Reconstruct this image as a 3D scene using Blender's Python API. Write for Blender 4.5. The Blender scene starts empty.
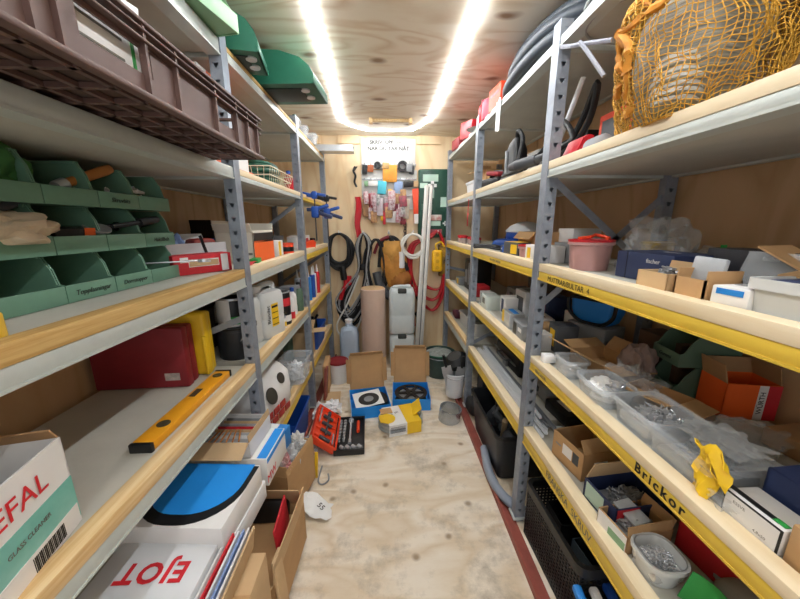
import bpy, bmesh, math, random
import numpy as np
from mathutils import Vector, Matrix, Euler, noise
random.seed(7)
C = bpy.context.scene.collection
PI = math.pi
def rad(a): return math.radians(a)

# ---------------------------------------------------------------- camera
FPX, VX, VY, HC, ROLL = 322., 385., 225., 1.5, -0.003
_d = np.array([(VX-400)/FPX, -(VY-299.5)/FPX, -1.]); _d /= np.linalg.norm(_d)
_u = np.array([0, -_d[2], _d[1]]); _u /= np.linalg.norm(_u)
_u = _u+np.sin(ROLL)*np.array([1., 0, 0]); _u -= _d*(_u@_d); _u /= np.linalg.norm(_u)
_x = np.cross(_d, _u)
CR = np.stack([_x, _d, _u])          # world = CR @ cam
def U(px, py, x=None, y=None, z=None):
    """real-world point on the plane x=, y= or z= that a viewer at the door sees in this direction"""
    r = CR@np.array([(px-400)/FPX, -(py-299.5)/FPX, -1.])
    t = x/r[0] if x is not None else y/r[1] if y is not None else (z-HC)/r[2]
    return Vector((r[0]*t, r[1]*t, HC+r[2]*t))
cam = bpy.data.cameras.new('camera'); co = bpy.data.objects.new('camera', cam); C.objects.link(co)
cam.sensor_fit = 'HORIZONTAL'; cam.sensor_width = 36; cam.lens = FPX/800*36
cam.clip_start = 0.02
M4 = Matrix([list(CR[0])+[0], list(CR[1])+[0], list(CR[2])+[HC], [0, 0, 0, 1]])
co.matrix_world = M4
bpy.context.scene.camera = co

# ---------------------------------------------------------------- materials
def lin(h):
    if isinstance(h, str):
        h = h.lstrip('#'); c = [int(h[i:i+2], 16)/255 for i in (0, 2, 4)]
    else: c = h
    return tuple((v/12.92 if v <= .04045 else ((v+.055)/1.055)**2.4) for v in c)+(1,)
MATS = {}
def mat(name, col, rough=.5, metal=0, var=.0, scale=8, bump=0, col2=None, stretch=(1, 1, 1), alpha=1, emit=0):
    if name in MATS: return MATS[name]
    m = bpy.data.materials.new(name); m.use_nodes = True; nt = m.node_tree
    b = nt.nodes['Principled BSDF']
    b.inputs['Roughness'].default_value = rough; b.inputs['Metallic'].default_value = metal
    b.inputs['Base Color'].default_value = lin(col)
    if var or bump or col2:
        tc = nt.nodes.new('ShaderNodeTexCoord'); mp = nt.nodes.new('ShaderNodeMapping')
        mp.inputs['Scale'].default_value = stretch
        no = nt.nodes.new('ShaderNodeTexNoise'); no.inputs['Scale'].default_value = scale
        no.inputs['Detail'].default_value = 5; no.inputs['Roughness'].default_value = .62
        nt.links.new(tc.outputs['Object'], mp.inputs[0]); nt.links.new(mp.outputs[0], no.inputs['Vector'])
        if var or col2:
            r = nt.nodes.new('ShaderNodeValToRGB')
            c = lin(col); k = 1-var
            r.color_ramp.elements[0].position = .33; r.color_ramp.elements[1].position = .67
            r.color_ramp.elements[0].color = lin(col2) if col2 else (c[0]*k, c[1]*k, c[2]*k, 1)
            r.color_ramp.elements[1].color = c
            nt.links.new(no.outputs[0], r.inputs[0]); nt.links.new(r.outputs[0], b.inputs['Base Color'])
        if bump:
            bp = nt.nodes.new('ShaderNodeBump'); bp.inputs['Strength'].default_value = bump; bp.inputs['Distance'].default_value = .01
            nt.links.new(no.outputs[0], bp.inputs['Height']); nt.links.new(bp.outputs[0], b.inputs['Normal'])
    if emit:
        b.inputs['Emission Color'].default_value = lin(col); b.inputs['Emission Strength'].default_value = emit
    if alpha < 1:
        tr = nt.nodes.new('ShaderNodeBsdfTransparent'); mx = nt.nodes.new('ShaderNodeMixShader')
        mx.inputs[0].default_value = alpha
        nt.links.new(tr.outputs[0], mx.inputs[1]); nt.links.new(b.outputs[0], mx.inputs[2])
        nt.links.new(mx.outputs[0], nt.nodes['Material Output'].inputs[0])
    MATS[name] = m; return m

def plywood(name, base, dark, knot, rot=0, sx=1.0, sy=9.0, dirt=None, kn=2.2, contrast=1.0, fine=.5, kw=.12, wv=6, kr_=(.7, 1.7)):
    """veneer: contour-like grain from a distorted stretched noise, dark oval knots"""
    m = bpy.data.materials.new(name); m.use_nodes = True; nt = m.node_tree; N = nt.nodes; L = nt.links
    b = N['Principled BSDF']; b.inputs['Roughness'].default_value = .62
    tc = N.new('ShaderNodeTexCoord'); mp = N.new('ShaderNodeMapping')
    mp.inputs['Rotation'].default_value = rot if isinstance(rot, tuple) else (0, 0, rot)
    L.new(tc.outputs['Object'], mp.inputs[0])
    st = N.new('ShaderNodeMapping'); st.inputs['Scale'].default_value = (sx, sy, sx)
    L.new(mp.outputs[0], st.inputs[0])
    n1 = N.new('ShaderNodeTexNoise'); n1.inputs['Scale'].default_value = 1.1; n1.inputs['Detail'].default_value = 2; n1.inputs['Distortion'].default_value = .7
    L.new(st.outputs[0], n1.inputs['Vector'])
    mu = N.new('ShaderNodeMath'); mu.operation = 'MULTIPLY'; mu.inputs[1].default_value = wv
    L.new(n1.outputs[0], mu.inputs[0])
    fr = N.new('ShaderNodeMath'); fr.operation = 'PINGPONG'; fr.inputs[1].default_value = .5; L.new(mu.outputs[0], fr.inputs[0])
    n2 = N.new('ShaderNodeTexNoise'); n2.inputs['Scale'].default_value = 6; n2.inputs['Detail'].default_value = 6; n2.inputs['Roughness'].default_value = .7
    L.new(st.outputs[0], n2.inputs['Vector'])
    ad = N.new('ShaderNodeMath'); ad.operation = 'MULTIPLY_ADD'; ad.inputs[1].default_value = .8; L.new(fr.outputs[0], ad.inputs[0])
    m2 = N.new('ShaderNodeMath'); m2.operation = 'MULTIPLY'; m2.inputs[1].default_value = fine; L.new(n2.outputs[0], m2.inputs[0]); L.new(m2.outputs[0], ad.inputs[2])
    rp = N.new('ShaderNodeValToRGB'); rp.color_ramp.elements[0].position = .3; rp.color_ramp.elements[1].position = .62+.2/contrast
    rp.color_ramp.elements[0].color = lin(base); rp.color_ramp.elements[1].color = lin(dark)
    L.new(ad.outputs[0], rp.inputs[0])
    # knots
    kp = N.new('ShaderNodeMapping'); kp.inputs['Scale'].default_value = (kn*kr_[0], kn*kr_[1], kn*.7); L.new(mp.outputs[0], kp.inputs[0])
    nd = N.new('ShaderNodeTexNoise'); nd.inputs['Scale'].default_value = 6
    L.new(mp.outputs[0], nd.inputs['Vector'])
    vm = N.new('ShaderNodeVectorMath'); vm.operation = 'MULTIPLY_ADD'; vm.inputs[1].default_value = (.12, .12, .12)
    L.new(nd.outputs['Color'], vm.inputs[0]); L.new(kp.outputs[0], vm.inputs[2])
    vo = N.new('ShaderNodeTexVoronoi'); vo.inputs['Scale'].default_value = 1; vo.voronoi_dimensions = '2D' if not isinstance(rot, tuple) else '3D'
    L.new(vm.outputs[0], vo.inputs['Vector'])
    kr = N.new('ShaderNodeValToRGB'); kr.color_ramp.elements[0].position = kw*.3; kr.color_ramp.elements[1].position = kw
    kr.color_ramp.elements[0].color = (.85, .85, .85, 1); kr.color_ramp.elements[1].color = (0, 0, 0, 1)
    L.new(vo.outputs['Distance'], kr.inputs[0])
    mx = N.new('ShaderNodeMix'); mx.data_type = 'RGBA'; L.new(kr.outputs[0], mx.inputs[0]); L.new(rp.outputs[0], mx.inputs[6]); mx.inputs[7].default_value = lin(knot)
    out = mx.outputs[2]
    if dirt:
        dn = N.new('ShaderNodeTexNoise'); dn.inputs['Scale'].default_value = 3.2; dn.inputs['Detail'].default_value = 9; dn.inputs['Roughness'].default_value = .72
        L.new(tc.outputs['Object'], dn.inputs['Vector'])
        dr = N.new('ShaderNodeValToRGB'); dr.color_ramp.elements[0].position = .5; dr.color_ramp.elements[1].position = .72
        L.new(dn.outputs[0], dr.inputs[0])
        m3 = N.new('ShaderNodeMix'); m3.data_type = 'RGBA'; L.new(dr.outputs[0], m3.inputs[0]); L.new(out, m3.inputs[6]); m3.inputs[7].default_value = lin(dirt)
        out = m3.outputs[2]
    L.new(out, b.inputs['Base Color'])
    MATS[name] = m; return m

def net(name, col):
    return mat(name, col, .6, var=.35, scale=30)

# ---------------------------------------------------------------- mesh builder
class MB:
    def __init__(s): s.bm = bmesh.new()
    def box(s, c, d, rot=None, bev=0, seg=2):
        t = bmesh.new(); bmesh.ops.create_cube(t, size=1)
        for v in t.verts: v.co = Vector((v.co.x*d[0], v.co.y*d[1], v.co.z*d[2]))
        if bev: bmesh.ops.bevel(t, geom=t.edges[:], offset=min(bev, min(d)*.49), segments=seg, profile=.5, affect='EDGES')
        M = Matrix.Translation(c)
        if rot is not None: M = M @ (rot if isinstance(rot, Matrix) else Euler(rot).to_matrix().to_4x4())
        bmesh.ops.transform(t, matrix=M, verts=t.verts)
        return s.add(t)
    def add(s, t):
        me = bpy.data.meshes.new('x'); t.to_mesh(me); t.free(); s.bm.from_mesh(me); bpy.data.meshes.remove(me); return s
    def ring(s, pts): return [s.bm.verts.new(p) for p in pts]
    def loft(s, rings, cap0=True, cap1=True, close=False):
        rs = [s.ring(r) for r in rings]; n = len(rs[0])
        for a, b in zip(rs, rs[1:]+([rs[0]] if close else [])):
            for i in range(n):
                try: s.bm.faces.new((a[i], a[(i+1) % n], b[(i+1) % n], b[i]))
                except ValueError: pass
        if cap0 and not close: s.bm.faces.new(rs[0][::-1])
        if cap1 and not close: s.bm.faces.new(rs[-1])
        return s
    def lathe(s, prof, n=24, c=(0, 0, 0), cap0=True, cap1=True, ax=None):
        rings = []
        for r, z in prof:
            rings.append([Vector((r*math.cos(2*PI*i/n), r*math.sin(2*PI*i/n), z)) for i in range(n)])
        M = Matrix.Translation(c)
        if ax is not None: M = M @ Vector((0, 0, 1)).rotation_difference(Vector(ax)).to_matrix().to_4x4()
        return s.loft([[M @ p for p in r] for r in rings], cap0, cap1)
    def cyl(s, p0, p1, r0, r1=None, n=14, cap=True):
        p0 = Vector(p0); p1 = Vector(p1); r1 = r0 if r1 is None else r1
        return s.lathe([(r0, 0), (r1, (p1-p0).length)], n, p0, cap, cap, p1-p0)
    def tube(s, pts, r, n=8, closed=False):
        pts = [Vector(p) for p in pts]; N = len(pts); rings = []
        up = Vector((0.13, .2, 1)).normalized(); prev = None
        for i, p in enumerate(pts):
            a = pts[(i-1) % N] if (closed or i > 0) else p; b = pts[(i+1) % N] if (closed or i < N-1) else p
            t = (b-a)
            t = t.normalized() if t.length > 1e-9 else Vector((0, 0, 1))
            if prev is None: u = t.cross(up); u = u.normalized() if u.length > 1e-4 else t.orthogonal().normalized()
            else:
                u = prev-t*prev.dot(t); u = u.normalized() if u.length > 1e-6 else t.orthogonal().normalized()
            prev = u; w = t.cross(u)
            rr = r[i] if isinstance(r, (list, tuple)) else r
            rings.append([p+u*rr*math.cos(2*PI*k/n)+w*rr*math.sin(2*PI*k/n) for k in range(n)])
        return s.loft(rings, True, True, closed)
    def prism(s, poly, vec):
        vec = Vector(vec); return s.loft([[Vector(p) for p in poly], [Vector(p)+vec for p in poly]])
    def sheet(s, grid, th=.0015):
        """grid of points (rows) -> thick sheet"""
        R = len(grid); K = len(grid[0])
        t = bmesh.new(); vs = [[t.verts.new(p) for p in row] for row in grid]
        for i in range(R-1):
            for j in range(K-1): t.faces.new((vs[i][j], vs[i][j+1], vs[i+1][j+1], vs[i+1][j]))
        t.normal_update()
        bmesh.ops.solidify(t, geom=t.faces[:], thickness=th)
        return s.add(t)
    def jitter(s, a, f=8, seed=0):
        for v in s.bm.verts:
            v.co += noise.noise_vector(v.co*f+Vector((seed, seed*1.7, 0)))*a
        return s
def rrect(w, d, r, z, n=4, cx=0, cy=0):
    r = min(r, w*.499, d*.499); o = []
    for (sx, sy, a0) in ((1, 1, 0), (-1, 1, 90), (-1, -1, 180), (1, -1, 270)):
        for k in range(n+1):
            a = rad(a0+90*k/n); o.append(Vector((cx+sx*(w/2-r)+r*math.cos(a), cy+sy*(d/2-r)+r*math.sin(a), z)))
    return o
def smooth_path(pts, k=6, closed=False):
    pts = [Vector(p) for p in pts]; o = []; N = len(pts)
    for i in range(N if closed else N-1):
        g = lambda j: pts[j % N] if closed else pts[max(0, min(N-1, j))]
        p0, p1, p2, p3 = g(i-1), g(i), g(i+1), g(i+2)
        for q in range(k):
            t = q/k
            o.append(.5*((2*p1)+(p2-p0)*t+(2*p0-5*p1+4*p2-p3)*t*t+(3*p1-p0-3*p2+p3)*t**3))
    if not closed: o.append(pts[-1])
    return o

# ---------------------------------------------------------------- objects
ORD = ('first', 'second', 'third', 'fourth', 'fifth', 'sixth', 'seventh', 'eighth', 'ninth', 'tenth', 'eleventh', 'twelfth', 'thirteenth', 'fourteenth', 'fifteenth', 'sixteenth')
LABELS = {}
def tag(o, label, cat, group=None, kind=None):
    if label: o['label'] = label
    if cat: o['category'] = cat
    if group: o['group'] = group
    if kind: o['kind'] = kind
    if label and label in LABELS: print('DUPLABEL', label)
    LABELS[label] = o
    n = len(label.split()) if label else 9
    if n < 4 or n > 16: print('LABELLEN', n, label)
    return o
def build(name, mb, m, parent=None, loc=None, rot=None, sm=38):
    bmesh.ops.recalc_face_normals(mb.bm, faces=mb.bm.faces[:])
    me = bpy.data.meshes.new(name); mb.bm.to_mesh(me); mb.bm.free()
    if sm:
        me.polygons.foreach_set('use_smooth', [True]*len(me.polygons)); me.set_sharp_from_angle(angle=rad(sm))
    me.materials.append(m)
    o = bpy.data.objects.new(name, me); C.objects.link(o)
    if parent is not None: o.parent = parent
    if loc is not None: o.location = loc
    if rot is not None: o.rotation_euler = rot
    return o
def thing(name, label, cat, loc, rz=0, group=None, rot=None, kind=None):
    o = bpy.data.objects.new(name, None); C.objects.link(o); o.empty_display_size = .05
    o.location = loc; o.rotation_euler = rot if rot else (0, 0, rad(rz))
    return tag(o, label, cat, group, kind)
def one(name, label, cat, mb, m, loc=(0, 0, 0), rot=None, group=None, kind=None, sm=38):
    return tag(build(name, mb, m, None, loc, rot, sm), label, cat, group, kind)
def struct(name, mb, m):
    o = build(name, mb, m, sm=0); o['kind'] = 'structure'; return o
FACES = {'f': ((1, 0, 0), (0, 0, 1)), 'b': ((-1, 0, 0), (0, 0, 1)), 'l': ((0, -1, 0), (0, 0, 1)), 'r': ((0, 1, 0), (0, 0, 1)), 't': ((1, 0, 0), (0, 1, 0))}
def facemat(face, dims, u, v, off=.0006, spin=0):
    w, d, h = dims; R, Uv = Vector(FACES[face][0]), Vector(FACES[face][1]); n = R.cross(Uv)
    o = {'f': Vector((0, -d/2, h/2)), 'b': Vector((0, d/2, h/2)), 'l': Vector((-w/2, 0, h/2)), 'r': Vector((w/2, 0, h/2)), 't': Vector((0, 0, h))}[face]
    o = o+R*u+Uv*v+n*off
    M = Matrix((R, Uv, n)).transposed().to_4x4(); M.translation = o
    return M @ Matrix.Rotation(spin, 4, 'Z')
def text(body, size, M, m, parent=None, name='lettering', shear=0, weight=0, sx=1, spacing=1):
    cu = bpy.data.curves.new(name, 'FONT'); cu.body = body; cu.size = size; cu.align_x = 'CENTER'; cu.align_y = 'CENTER'
    cu.extrude = .0003; cu.shear = shear; cu.offset = weight; cu.resolution_u = 3; cu.space_character = spacing
    cu.materials.append(m)
    o = bpy.data.objects.new(name, cu); C.objects.link(o)
    if parent is not None: o.parent = parent
    o.matrix_basis = M @ Matrix.Diagonal((sx, 1, 1, 1)); return o
def patch(face, dims, u, v, w, h, m, parent, name='label_sticker', spin=0, off=.0005, th=.001):
    mb = MB(); mb.box((0, 0, 0), (w, h, th)); o = build(name, mb, m, parent, sm=0); o.matrix_basis = facemat(face, dims, u, v, off, spin); return o

# ---- kinds of thing
def carton(label, loc, rz, dims, m, name='cardboard_box', cat='box', flaps=None, fl=None, tape=None, patches=(), texts=(), group=None, tilt=None, inner=None):
    w, d, h = dims
    rot = None if tilt is None else (tilt[0], tilt[1], rad(rz))
    t = thing(name, label, cat, loc, rz, group, rot); mb = MB()
    if flaps is None:
        mb.box((0, 0, h/2), dims, bev=.003); build('box_body', mb, m, t)
        if tape: mb = MB(); mb.box((0, 0, h+.0006), (w*1.002, .04, .0012)); build('packing_tape', mb, tape, t)
    else:
        e = .004
        mb.box((0, 0, e/2), (w, d, e)); mb.box((0, -d/2+e/2, h/2), (w, e, h)); mb.box((0, d/2-e/2, h/2), (w, e, h))
        mb.box((-w/2+e/2, 0, h/2), (e, d, h)); mb.box((w/2-e/2, 0, h/2), (e, d, h)); build('box_body', mb, m, t, sm=0)
        for k, a in flaps.items():
            L = (fl or {}).get(k, min(w, d)*.45); a = rad(a)
            ww = (w if k in 'fb' else d)-.006
            mb = MB(); mb.box((0, 0, L/2), (ww, .0035, L))
            o = build('box_flap', mb, inner or m, t, sm=0)
            ang = {'f': 0, 'b': PI, 'l': -PI/2, 'r': PI/2}[k]
            p = {'f': (0, -d/2+.002, h), 'b': (0, d/2-.002, h), 'l': (-w/2+.002, 0, h), 'r': (w/2-.002, 0, h)}[k]
            o.matrix_basis = Matrix.Translation(p) @ Matrix.Rotation(ang, 4, 'Z') @ Matrix.Rotation(a, 4, 'X')
    for p in patches: patch(p[0], dims, *p[1:5], p[5], t, *(p[6:]))
    for p in texts: text(p[4], p[3], facemat(p[0], dims, p[1], p[2], .0018, p[6] if len(p) > 6 else 0), p[5], t)
    return t
def tub(label, loc, rz, w, d, h, m, name='plastic_tub', cat='tub', taper=.88, r=.02, rim=None, rimh=.012, handle=None, group=None, lid=None, lidh=.02, tilt=None):
    t = thing(name, label, cat, loc, rz, group, None if tilt is None else (tilt[0], tilt[1], rad(rz))); e = .002
    mb = MB(); mb.loft([rrect(w*taper, d*taper, r, 0), rrect(w, d, r, h), rrect(w-2*e, d-2*e, r, h), rrect(w*taper-2*e, d*taper-2*e, r, e)])
    build('tub_body', mb, m, t)
    if rim or lid is None:
        mb = MB(); mb.loft([rrect(w, d, r, h-rimh), rrect(w+.012, d+.012, r+.006, h-rimh), rrect(w+.012, d+.012, r+.006, h), rrect(w-.004, d-.004, r, h)], False, False, True)
        build('tub_rim', mb, rim or m, t)
    if lid:
        mb = MB(); mb.loft([rrect(w+.01, d+.01, r, h-lidh*.5), rrect(w+.014, d+.014, r, h+lidh*.4), rrect(w*.93, d*.93, r, h+lidh*.5), rrect(w*.9, d*.9, r, h+lidh*.2)])
        build('tub_lid', mb, lid, t)
    return t
def bucket(label, loc, r, h, m, rt=None, name='bucket', cat='bucket', rim=None, bail=None, band=None, lid=None, group=None, ang=0, bailang=70):
    rt = rt or r*1.15; t = thing(name, label, cat, loc, ang, group); mb = MB()
    mb.lathe([(r*.97, 0), (r, .006), (rt, h), (rt-.003, h), (r-.003, .006)], 28); build('bucket_body', mb, m, t)
    mb = MB(); mb.lathe([(rt, h-.012), (rt+.006, h-.01), (rt+.006, h), (rt-.003, h+.002), (rt-.003, h-.01)], 28, cap0=False, cap1=False); build('bucket_rim', mb, rim or m, t)
    if lid: mb = MB(); mb.lathe([(rt+.004, h-.004), (rt+.007, h+.008), (rt*.9, h+.01), (rt*.88, h+.006)], 28); build('bucket_lid', mb, lid, t)
    if bail:
        mb = MB(); a = rad(bailang); P = []
        for k in range(13):
            q = PI*k/12; P.append((rt*1.03*math.cos(q), -rt*1.03*math.sin(q)*math.sin(a), h-.02+rt*1.03*math.sin(q)*math.cos(a)))
        mb.tube(P, .0025, 6); build('bail_handle', mb, bail, t)
    if band:
        z0, z1, bm = band; f = lambda z: r+(rt-r)*z/h+.0012
        mb = MB(); mb.lathe([(f(z0), z0), (f(z1), z1)], 28, cap0=False, cap1=False); build('label_band', mb, bm, t)
    return t
def paint_can(label, loc, r, h, m, bands=(), lid=None, group=None, name='paint_can', ang=0):
    t = thing(name, label, 'can', loc, ang, group); mb = MB()
    mb.lathe([(r*.96, 0), (r, .006), (r, h-.008), (r*.97, h-.004)], 28); build('can_body', mb, m, t)
    mb = MB(); mb.lathe([(r*.98, h-.008), (r*1.03, h-.006), (r*1.03, h), (r*.9, h+.001), (r*.86, h-.004), (r*.7, h-.004)], 28); build('can_lid', mb, lid or MATS['tin'], t)
    for z0, z1, bm in bands:
        mb = MB(); mb.lathe([(r+.0008, z0), (r+.0008, z1)], 28, cap0=False, cap1=False); build('label_band', mb, bm, t)
    return t
def jerrycan(label, loc, rz, w, d, h, m, cap, group=None, name='jerrycan', sticker=None, tilt=None):
    t = thing(name, label, 'canister', loc, rz, group, tilt); mb = MB(); r = min(w, d)*.22
    mb.loft([rrect(w*.94, d*.94, r, 0), rrect(w, d, r, h*.04), rrect(w, d, r, h*.36), rrect(w*.975, d*.975, r, h*.385), rrect(w, d, r, h*.41), rrect(w, d, r, h*.78), rrect(w*.9, d*.86, r, h*.87), rrect(w*.34, d*.5, r*.6, h*.9)])
    build('canister_body', mb, m, t)
    mb = MB(); P = smooth_path([(w*.40, 0, h*.80), (w*.42, 0, h*.95), (w*.28, 0, h*.99), (-w*.05, 0, h*.985), (-w*.2, 0, h*.93), (-w*.2, 0, h*.86)], 5); mb.tube(P, d*.11, 10); build('carry_handle', mb, m, t)
    mb = MB(); mb.lathe([(d*.17, h*.86), (d*.17, h*.94), (d*.2, h*.94), (d*.2, h*1.0), (d*.16, h*1.005)], 18, (-w*.33, 0, 0)); build('screw_cap', mb, cap, t)
    if sticker: patch('f', (w, d, h), sticker[0], sticker[1], sticker[2], sticker[3], sticker[4], t, off=.0012)
    return t
def bottle(label, loc, r, h, m, cap, band=None, name='bottle', group=None, neck=.4, rot=None):
    t = thing(name, label, 'bottle', loc, 0, group, rot); mb = MB()
    mb.lathe([(r*.92, 0), (r, .006), (r, h*.66), (r*.85, h*.76), (r*neck, h*.84), (r*neck, h*.9)], 20); build('bottle_body', mb, m, t)
    mb = MB(); mb.lathe([(r*neck*1.25, h*.86), (r*neck*1.2, h*.99), (r*neck, h)], 16); build('bottle_cap', mb, cap, t)
    if band: mb = MB(); mb.lathe([(r+.0008, h*band[0]), (r+.0008, h*band[1])], 20, cap0=False, cap1=False); build('bottle_label', mb, band[2], t)
    return t
def stacking_bin(label, loc, rz, w, d, h, lip, m, group=None, txt=None, tm=None, rot=None, slant=.32):
    t = thing('stacking_bin', label, 'bin', loc, rz, group, rot); e = .0035; mb = MB()
    side = [(-d/2, 0), (d/2, 0), (d/2, h), (-d/2+slant*d, h), (-d/2+slant*d*.5, lip+(h-lip)*.55), (-d/2+.012, lip+.004), (-d/2, lip)]
    for x in (-w/2, w/2-e): mb.prism([(x, y, z) for y, z in side], (e, 0, 0))
    mb.box((0, 0, e/2+.004), (w-e, d-e, e)); mb.box((0, d/2-e/2, h/2), (w-e, e, h))
    build('bin_body', mb, m, t, sm=0)
    mb = MB(); mb.box((0, -d/2, lip/2), (w, .006, lip), bev=.002); build('bin_front', mb, m, t)
    mb = MB()
    for x in (-w/2+.003, w/2-.003): mb.box((x, (d/2-d/2+slant*d)/2, h-.003), (.010, d-slant*d, .006))
    mb.box((0, d/2-.003, h-.003), (w, .01, .006)); build('bin_rim', mb, m, t)
    if txt: text(txt, lip*.42, facemat('f', (w, d+.007, lip), 0, 0, .0008), tm, t, shear=.25)
    return t
def heap(label, loc, w, d, h, n, L, r, m, name='screw_heap', cat='screws', heads=True, seed=1, rz=0):
    """loose screws or nails nobody could count: one object"""
    rnd = random.Random(seed); mb = MB()
    for i in range(n):
        a = rnd.uniform(0, 2*PI); q = math.sqrt(rnd.random()); x = q*math.cos(a); y = q*math.sin(a)
        z = h*(1-.45*q*q)*rnd.uniform(.72, 1)+r*2
        th = rnd.uniform(0, PI); tl = rnd.uniform(-.35, .35); v = Vector((math.cos(th)*math.cos(tl), math.sin(th)*math.cos(tl), math.sin(tl)))*L/2
        p = Vector((x*(w/2-L/2), y*(d/2-L/2), max(z, abs(v.z)+r)))
        mb.cyl(p-v, p+v, r, r*.6, 6)
        if heads: mb.cyl(p-v, p-v*.9, r*2.2, r*1.8, 7)
    mb.box((0, 0, h*.33), (w*.93, d*.93, h*.62), bev=h*.2)
    return one(name, label, cat, mb, m, loc, (0, 0, rad(rz)), kind='stuff')
def crumple(label, loc, dims, m, name, cat, seed=0, amp=.25, f=6, rz=0, group=None, sub=4, flat=.35):
    """a crumpled bag or cloth: a creased closed skin, resting on its base"""
    t = bmesh.new(); bmesh.ops.create_icosphere(t, subdivisions=sub, radius=.5)
    for v in t.verts:
        n1 = noise.noise(v.co*f+Vector((seed*3.1, seed, 0))); n2 = noise.noise(v.co*f*2.6+Vector((seed, 5, 2)))
        v.co *= 1+amp*(abs(n1)*2-.6)+amp*.45*n2
        v.co = Vector((v.co.x*dims[0], v.co.y*dims[1], v.co.z*dims[2]))
    zm = -dims[2]*flat
    for v in t.verts:
        v.co.z = max(v.co.z, zm)
    mb = MB(); mb.add(t)
    for v in mb.bm.verts: v.co.z -= zm
    return one(name, label, cat, mb, m, loc, (0, 0, rad(rz)), group, sm=25)
def coil_points(R, n, pitch, jit, seed, axis='y', per=28, wob=0.0, e=1.0):
    rnd = random.Random(seed); o = []; ph = rnd.random()*6
    offs = [rnd.uniform(-jit, jit) for _ in range(n+2)]; offz = [rnd.uniform(-jit, jit) for _ in range(n+2)]
    for i in range(n*per+1):
        a = 2*PI*i/per; k = i//per; f = (i % per)/per
        r = R+offs[k]*(1-f)+offs[k+1]*f; q = (i/per-n/2)*pitch+offz[k]*(1-f)+offz[k+1]*f
        x = r*math.cos(a+PI/2); z = r*e*math.sin(a+PI/2)
        o.append({'y': Vector((x, q, z)), 'z': Vector((x, z, q)), 'x': Vector((q, x, z))}[axis])
    return o
# ---------------------------------------------------------------- palette
def eul(M): return tuple(Matrix(M).to_euler())
PB = eul(((0, 0, 1), (1, 0, 0), (0, 1, 0))); PS = eul(((0, 0, 1), (0, 1, 0), (-1, 0, 0)))
m_floor = plywood('floor_ply', '#ebe0ce', '#cfb894', '#8d7355', sx=1.3, sy=3.8, dirt='#9a8d78', kn=2.7, contrast=.8, fine=.55, kw=.075, wv=5, kr_=(1.1, 1.2))
m_ceil = plywood('ceiling_ply', '#f6ecd9', '#d0b28a', '#85592f', sx=1.1, sy=3.2, kn=1.7, fine=.3, kw=.10, wv=6, kr_=(.9, 1.5))
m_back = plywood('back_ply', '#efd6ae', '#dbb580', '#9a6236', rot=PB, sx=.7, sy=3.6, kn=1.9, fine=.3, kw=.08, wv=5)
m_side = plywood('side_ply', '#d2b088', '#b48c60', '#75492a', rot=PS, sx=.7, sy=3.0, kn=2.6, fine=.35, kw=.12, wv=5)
galv = mat('galvanised', '#c6ccc6', .42, .2, .1, 14)
post_m = mat('post_steel', '#98a0ab', .42, .3, .25, 22)
deck_m = mat('deck_grey', '#c3c1b6', .6, 0, .14, 5)
yellow = mat('yellow_paint', '#e0bd45', .45, 0, .12, 9)
pine = mat('pine', '#e6cd9f', .6, 0, 0, 3, 0, '#cfa870', (24, .9, 24))
pine2 = mat('pine_pale', '#efdfc0', .6, 0, 0, 3, 0, '#e3cda4', (9, .9, 9))
pine3 = mat('pine_stained', '#cfae72', .6, 0, 0, 4, 0, '#ae8748', (24, .9, 24))
card = mat('cardboard', '#c29a6b', .8, 0, .13, 7)
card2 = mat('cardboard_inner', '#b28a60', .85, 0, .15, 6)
card3 = mat('cardboard_pale', '#cfae83', .8, 0, .12, 6)
white = mat('white_card', '#e9e7e4', .55, 0, .05, 6)
whitep = mat('white_plastic', '#e6e8ea', .4, 0, .04, 5)
paper = mat('paper', '#f2f2f0', .7)
black = mat('black_plastic', '#111214', .45, 0, .2, 12)
black2 = mat('black_rubber', '#17181a', .6, 0, .3, 20)
dgrey = mat('dark_grey_plastic', '#4b4e52', .5, 0, .2, 10)
grey = mat('grey_plastic', '#8d9092', .5, 0, .15, 8)
tin = mat('tin', '#cdd0d3', .32, .5, .12, 10)
steel = mat('bright_steel', '#dfe2e5', .26, .55, .1, 10)
screwm = mat('zinc_screws', '#a4a7aa', .35, .5, .35, 30)
red = mat('red_plastic', '#c4202c', .42, 0, .12, 8)
redc = mat('red_card', '#cf2a35', .5, 0, .08, 8)
dred = mat('dark_red_case', '#8c1f28', .5, 0, .25, 6)
orange = mat('orange_card', '#ee6420', .5, 0, .06, 8)
orange2 = mat('orange_red_case', '#ee4a22', .5, 0, .08, 8)
yplast = mat('yellow_plastic', '#f1c423', .45, 0, .08, 8)
amber = mat('amber_level', '#f0a622', .4, 0, .06, 8)
blue = mat('blue_card', '#1f7fd0', .5, 0, .05, 5)
blue2 = mat('blue_plastic', '#1b4fa8', .45, 0, .12, 8)
navy = mat('navy_card', '#27355c', .55, 0, .12, 8)
green = mat('sage_green_bin', '#68917a', .5, 0, .14, 9)
mat('bright_blue', '#1e90e6', .5)
dgreen = mat('dark_green_plastic', '#1f5f4a', .4, 0, .15, 9)
dgreen2 = mat('dull_green_bin', '#56705c', .5, 0, .15, 9)
lgreen = mat('light_green_bin', '#86ad86', .5, 0, .1, 9)
ggreen = mat('bright_green_card', '#2e9a44', .5, 0, .1, 9)
clear = mat('clear_plastic', '#e4eaee', .2, 0, .05, 9, alpha=.3)
milky = mat('milky_plastic', '#e2e4e2', .4, 0, .05, 6, alpha=.86)
bagm = mat('clear_bag', '#dfe2e2', .25, 0, .15, 14, .5, alpha=.28)
pinkc = mat('pink_clear', '#cfa09c', .3, 0, .1, 9, alpha=.8)
leather = mat('tan_leather', '#c98a3a', .7, 0, .3, 10, .3)
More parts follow.
